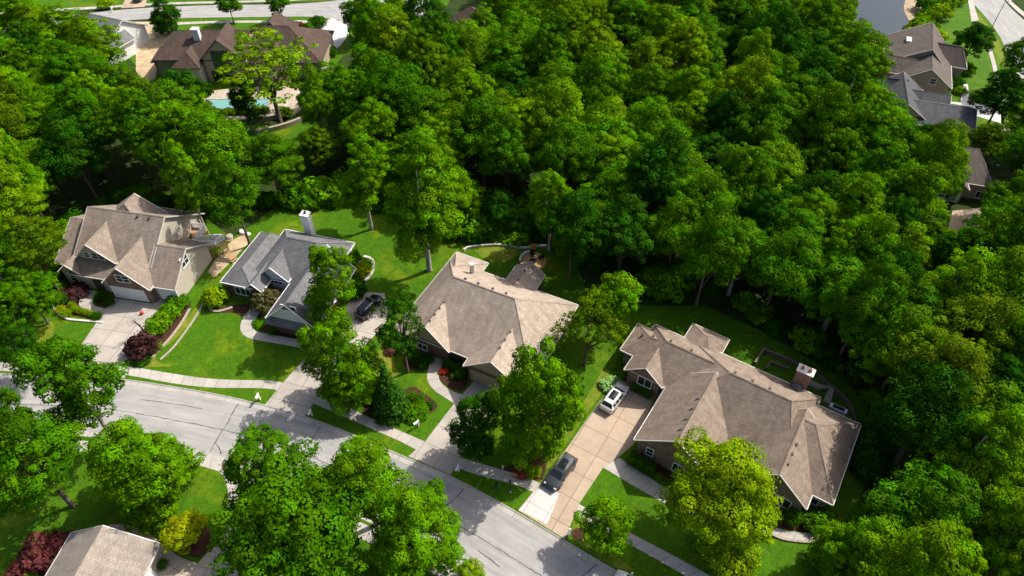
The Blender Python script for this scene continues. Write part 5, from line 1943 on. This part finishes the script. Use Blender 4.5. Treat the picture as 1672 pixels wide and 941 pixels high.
def make_car(label, body_m, loc, heading, roof_glass=True):
    """SUV, 4.7 m long, nose towards +x before turning"""
    o = thing("parked_car", label, "car", loc, heading)
    # stations: x, half width, sill z, belt z, roof z, roof half width, shoulder
    ZC = 0.94
    st = [(-2.34, 0.70, 0.48, 0.78, 0.80, 0.60), (-2.28, 0.84, 0.36, 0.98, 1.00, 0.74), (-2.10, 0.90, 0.30, 1.06, 1.12, 0.78),
          (-1.72, 0.92, 0.27, 1.05, 1.60, 0.63), (-1.2, 0.93, 0.26, 1.03, 1.70, 0.66), (-0.45, 0.93, 0.25, 1.01, 1.73, 0.68), (0.25, 0.93, 0.25, 0.99, 1.70, 0.66),
          (0.55, 0.93, 0.25, 0.985, 1.62, 0.63), (1.22, 0.92, 0.26, 0.98, 1.03, 0.74), (1.75, 0.90, 0.28, 0.92, 0.98, 0.70), (2.12, 0.84, 0.32, 0.84, 0.88, 0.62),
          (2.30, 0.72, 0.38, 0.68, 0.72, 0.52), (2.36, 0.58, 0.42, 0.60, 0.62, 0.44)]
    secs = []
    for x, w, zs, zb, zr, wr in st:
        zr = zr if zr < 1.2 else zr * ZC
        half = [(0.0, zs - 0.02), (w * 0.8, zs - 0.02), (w * 0.97, zs + 0.1), (w, (zs + zb) / 2), (w * 0.985, zb - 0.06), (w * 0.94, zb),
                (wr + (w * 0.94 - wr) * 0.12, zr - (zr - zb) * 0.12 if zr > zb + .2 else zr - .01), (wr * 0.93, zr + 0.0), (wr * 0.6, zr + 0.025), (0.0, zr + 0.035)]
        full = [Vector((x, -y, z)) for y, z in half] + [Vector((x, y, z)) for y, z in reversed(half[1:-1])]
        secs.append(full)
    n = len(secs[0])
    body, glass, sun = MB(), MB(), MB()
    GL = {5: (3, 4, 5, 6), 13 - 0: ()}
    for i in range(len(secs) - 1):
        for k in range(n):
            k2 = (k + 1) % n
            q = [secs[i][k], secs[i + 1][k], secs[i + 1][k2], secs[i][k2]]
            side = k in (5, 12)
            topf = k in (6, 7, 8, 9, 10, 11)
            if side and 3 <= i <= 6:
                # side glass: inset panel between pillars
                glass.face([q[0].lerp(q[1], .06), q[1].lerp(q[0], .06), q[2].lerp(q[3], .06), q[3].lerp(q[2], .06)])
                body.face([q[0], q[0].lerp(q[1], .06), q[3].lerp(q[2], .06), q[3]])
                body.face([q[1].lerp(q[0], .06), q[1], q[2], q[2].lerp(q[3], .06)])
            elif topf and i == 7 and k not in (6, 11):
                glass.face(q)
            elif topf and i == 2 and k not in (6, 11):
                glass.face(q)
            elif roof_glass and topf and i in (4, 5) and k in (8, 9):
                sun.face(q)
            else:
                body.face(q)
    body.face(list(reversed(secs[0])))
    body.face(secs[-1])
    bo = body.build("body", body_m, o, smooth=True)
    try:
        bo.data.set_sharp_from_angle(angle=math.radians(32))
    except Exception:
        pass
    go = glass.build("window_glass", CARGLASS, o)
    if roof_glass:
        sun.build("sunroof", CARGLASS, o)
    for sx in (-1.42, 1.42):
        for sy in (-1, 1):
            w = MB()
            y0, y1 = sy * 0.70, sy * 0.945
            w.tube([(sx, y0, 0.35), (sx, y1, 0.35)], 0.35, 18)
            wo_ = w.build("wheel", TYRE, o)
            r = MB()
            r.tube([(sx, y1 - sy * .02, 0.35), (sx, y1 + sy * 0.012, 0.35)], [0.23, 0.21], 14)
            r.build("rim", RIM, wo_)
    for sy in (-1, 1):
        m_ = MB()
        m_.box(2.06, 2.30, sy * 0.66 - .14, sy * 0.66 + .14, 0.70, 0.82, None, taper=0.03)
        m_.build("headlight", LAMP_W, o)
        m_ = MB()
        m_.box(-2.30, -2.16, sy * 0.74 - .12, sy * 0.74 + .12, 0.86, 1.03, None)
        m_.build("tail_light", LAMP_R, o)
        m_ = MB()
        m_.box(0.78, 0.98, sy * 1.0 - .1, sy * 1.0 + .1, 1.0, 1.15, None, taper=0.02)
        m_.build("mirror", body_m, o)
        m_ = MB()
        m_.tube([(-1.5, sy * 0.6, 1.58), (-1.35, sy * 0.62, 1.66), (0.0, sy * 0.63, 1.68), (0.2, sy * 0.62, 1.60)], 0.022, 5)
        m_.build("roof_rail", RIM, o)
    m_ = MB()
    m_.box(2.27, 2.375, -.42, .42, 0.47, 0.60, None)
    m_.build("grille", BLACK, o)
    return o


def heading(a, b):
    p, q = G(*a, 0.12), G(*b, 0.12)
    return math.atan2(q.y - p.y, q.x - p.x)


def mid_(a, b):
    return (G(*a, 0.122) + G(*b, 0.122)) / 2


h_ = heading((928, 750), (894, 796))
make_car("dark slate parked car with black sunroof nosed towards the road on the tan driveway", P_DARK, mid_((932, 756), (898, 794)), h_)
h_ = heading((988, 668), (1018, 628))
make_car("white parked car with dark sunroof beside the clipped hedge on the tan driveway", P_WHITE, mid_((990, 672), (1015, 636)), h_)
h_ = heading((595, 514), (618, 490))
make_car("black parked car on the charcoal roofed house's driveway", P_BLACK, mid_((590, 520), (617, 492)), h_, False)
kd = KN[min(range(len(KN)), key=lambda i: (KN[i] - G(1010, 934)).length)]
h_ = heading((1000, 929), (1090, 982))
make_car("white parked car at the kerb cut by the photo's lower edge", P_WHITE, mid_((1003, 946), (1070, 985)), h_ + math.pi, False)
make_car("black parked car on the drive across the far street", P_BLACK, G(231, -1, 0.08), math.pi / 2 - 0.2, False)


# ------------------------------------------------------------------ street furniture and small things
def mailbox(p, rz, label, m=WHITE, boxm=None, group=None):
    o = thing("mailbox", label, "mailbox", p, rz, group)
    mb = MB()
    mb.box(-.08, .08, -.08, .08, 0, 1.25)
    mb.box(-.1, .1, -.1, .1, 1.25, 1.32)
    mb.build("post", m, o)
    mb = MB()
    mb.tube([(0, 0.0, 0.55), (0, -.42, 0.95)], 0.06, 6)
    mb.box(-.06, .06, -.55, .12, .93, 1.0)
    mb.build("bracket", m, o)
    mb = MB()
    prof = [(-.13, 1.002), (.13, 1.002), (.13, 1.15), (.09, 1.23), (0, 1.26), (-.09, 1.23), (-.13, 1.15)]
    A = [Vector((x, -.62, z)) for x, z in prof]
    B = [Vector((x, -.10, z)) for x, z in prof]
    for i in range(len(prof)):
        j = (i + 1) % len(prof)
        mb.face([A[i], B[i], B[j], A[j]][::-1])
    mb.face(A)
    mb.face(list(reversed(B)))
    mb.build("letter_box", boxm or m, o)
    return o


rdir = math.radians(-28)
mailbox(G(749, 770, 0.1), rdir, "white post mailbox on the verge where the tan roofed house's driveway meets the road")
mailbox(G(684, 697, 0.1), rdir - 0.4, "white post mailbox on the grass between the spruce bed and the pavement")
mailbox(G(425, 653, 0.1), math.radians(-12), "white post mailbox on the verge at the charcoal house's driveway, nearer the cream house")
mailbox(G(510, 679, 0.1), math.radians(-16), "white post mailbox on the verge at the charcoal house's driveway, nearer the spruce")
mailbox(G(930, 873, 0.1), rdir, "white post mailbox in a mulch patch beside the tan driveway's mouth")
mailbox(G(811, 797, 0.1), rdir + 0.4, "dark mailbox on a dark post on the verge between the two driveways", BLACK)
mailbox(G(184, 20, 0.1), 2.6, "white post mailbox beside the lime shrub across the far street")

o = thing("lamp_post", "short black lamp post with pale foot on the verge near the dark car", "lamp post", G(833, 803, 0.1))
mb = MB()
mb.tube([(0, 0, 0), (0, 0, 2.0)], [0.07, 0.05], 8)
mb.build("post", BLACK, o)
mb = MB()
mb.tube([(0, 0, 2.0), (0, 0, 2.1), (0, 0, 2.35), (0, 0, 2.45)], [0.06, 0.15, 0.17, 0.03], 8)
mb.build("lantern", BLACK, o)
mb = MB()
mb.tube([(0, 0, -.02), (0, 0, 0.1)], [0.13, 0.11], 8)
mb.build("foot", WHITE, o)

o = thing("street_lamp", "tall thin street lamp leaning over the curved street by the pond house", "street lamp", G(1617, 50, 0.06))
mb = MB()
mb.tube([(0, 0, 0), (0, 0, 6.3)], [0.1, 0.06], 8)
mb.build("pole", BLACK, o)
mb = MB()
mb.tube([(0, 0, 6.2), (0.3, 0.1, 6.55), (1.0, 0.3, 6.65)], 0.05, 6)
mb.build("arm", BLACK, o)
mb = MB()
mb.box(0.8, 1.4, 0.15, 0.45, 6.58, 6.75)
mb.build("lamp_head", WHITE, o)

# basketball hoop and ball
o = thing("basketball_hoop", "dark basketball hoop post leaning over the cream house's driveway", "basketball hoop", G(243, 556, 0.1), heading((243, 556), (225, 545)))
mb = MB()
mb.tube([(0, 0, 0), (0, 0, 2.6), (0.15, 0, 3.0)], 0.08, 8)
mb.build("post", BLACK, o)
mb = MB()
mb.tube([(0.05, 0, 2.5), (1.2, 0, 2.95)], 0.05, 6)
mb.tube([(0.12, 0, 3.0), (1.2, 0, 3.3)], 0.05, 6)
mb.tube([(-.35, 0, 3.5), (0.12, 0, 3.0)], 0.06, 6)
mb.build("arm", BLACK, o)
bb = MB()
for a, b, c_, d in ((-.75, .75, 2.85, 2.9), (-.75, .75, 3.75, 3.8), (-.75, -.7, 2.9, 3.75), (.7, .75, 2.9, 3.75), (-.3, .3, 3.0, 3.04), (-.3, .3, 3.42, 3.46), (-.3, -.26, 3.04, 3.42), (.26, .3, 3.04, 3.42)):
    bb.box(1.2, 1.25, a, b, c_, d)
bo = bb.build("backboard", plain("clear_board_frame", (0.30, 0.30, 0.30), 0.4, 0.4), o)
mb = MB()
rr_ = [Vector((1.55 + math.cos(2 * math.pi * k / 16) * .23, math.sin(2 * math.pi * k / 16) * .23, 3.0)) for k in range(17)]
mb.tube(rr_, 0.02, 5, cap=False)
mb.build("rim", RED, o)
o = bpy.data.objects.new("ball", None)
bm = bmesh.new()
bmesh.ops.create_uvsphere(bm, u_segments=20, v_segments=12, radius=0.26)
me = bpy.data.meshes.new("ball")
bm.to_mesh(me)
bm.free()
for p in me.polygons:
    p.use_smooth = True
me.materials.append(RED)
bpy.data.objects.remove(o)
o = bpy.data.objects.new("ball", me)
COL.objects.link(o)
o.location = G(232.7, 513, 0.121) + Vector((0, 0, 0.26))
tag(o, "small red ball lying on the cream house's pale driveway", "ball")

# boulders by the path and the white cabinet behind the brown house
random.seed(3)


def boulder(p, s, label, m=STONE, group=None):
    bm = bmesh.new()
    bmesh.ops.create_icosphere(bm, subdivisions=3, radius=1.0)
    ph = [random.uniform(0, 6) for _ in range(6)]
    for v in bm.verts:
        n = 0.12 * math.sin(v.co.x * 3 + ph[0]) + 0.12 * math.sin(v.co.y * 4 + ph[1]) + 0.1 * math.sin(v.co.z * 5 + ph[2] + v.co.x * 2)
        v.co *= 1 + n
        v.co.z = max(v.co.z * 0.7, -0.3)
    me = bpy.data.meshes.new("boulder")
    bm.to_mesh(me)
    bm.free()
    me.materials.append(m)
    o = bpy.data.objects.new("boulder", me)
    COL.objects.link(o)
    o.location = (p.x, p.y, p.z + 0.25 * s)
    o.scale = (s, s, s)
    tag(o, label, "boulder", group)


boulder(G(374, 390, 0.12), 0.75, "large grey boulder at the head of the sandy path by the deck")
boulder(G(736, 465, 0.1), 0.5, "brown boulder on the grass beside the tan roof's back corner")
for a, b in ((398, 382), (406, 384), (394, 379)):
    boulder(G(a, b, 0.12), 0.4, "small pale rock bordering the sandy path under the leafy tree", TRIM, "pale rocks at the sandy path")
for a, b in ((676, 663), (668, 670), (673, 681)):
    boulder(G(a, b, 0.12), 0.33, "small white rock in the spruce bed", WHITE, "white rocks in the spruce bed")
boulder(G(34, 560, 0.1), 1.0, "tan flat boulder on the grass at the photo's edge", STONE)

o = thing("grill_cabinet", "white outdoor cabinet with dark top behind the brown roof's far corner", "grill cabinet", G(1365, 674, 0.1), math.radians(-33))
mb = MB()
mb.box(-1.0, 1.0, -.35, .35, 0, 1.0)
mb.build("cabinet", WHITE, o)
mb = MB()
mb.box(-.7, .7, -.24, .24, 1.002, 1.12, None, taper=0.05)
mb.build("lid", BLACK, o)
o = thing("utility_box", "small grey utility box beside the cream house's driveway at the pavement", "utility box", G(213, 585, 0.1))
mb = MB()
mb.box(-.2, .2, -.2, .2, 0, .5)
mb.box(-.23, .23, -.23, .23, .5, .56)
mb.build("cabinet", plain("grey_box", (0.3, 0.33, 0.38), 0.5, 0.4), o)
o = thing("sign_stake", "small white marker post beside the pavement under the light green tree", "marker post", G(821, 766, 0.1))
mb = MB()
mb.box(-.07, .07, -.05, .05, 0, .75)
mb.build("post", WHITE, o)
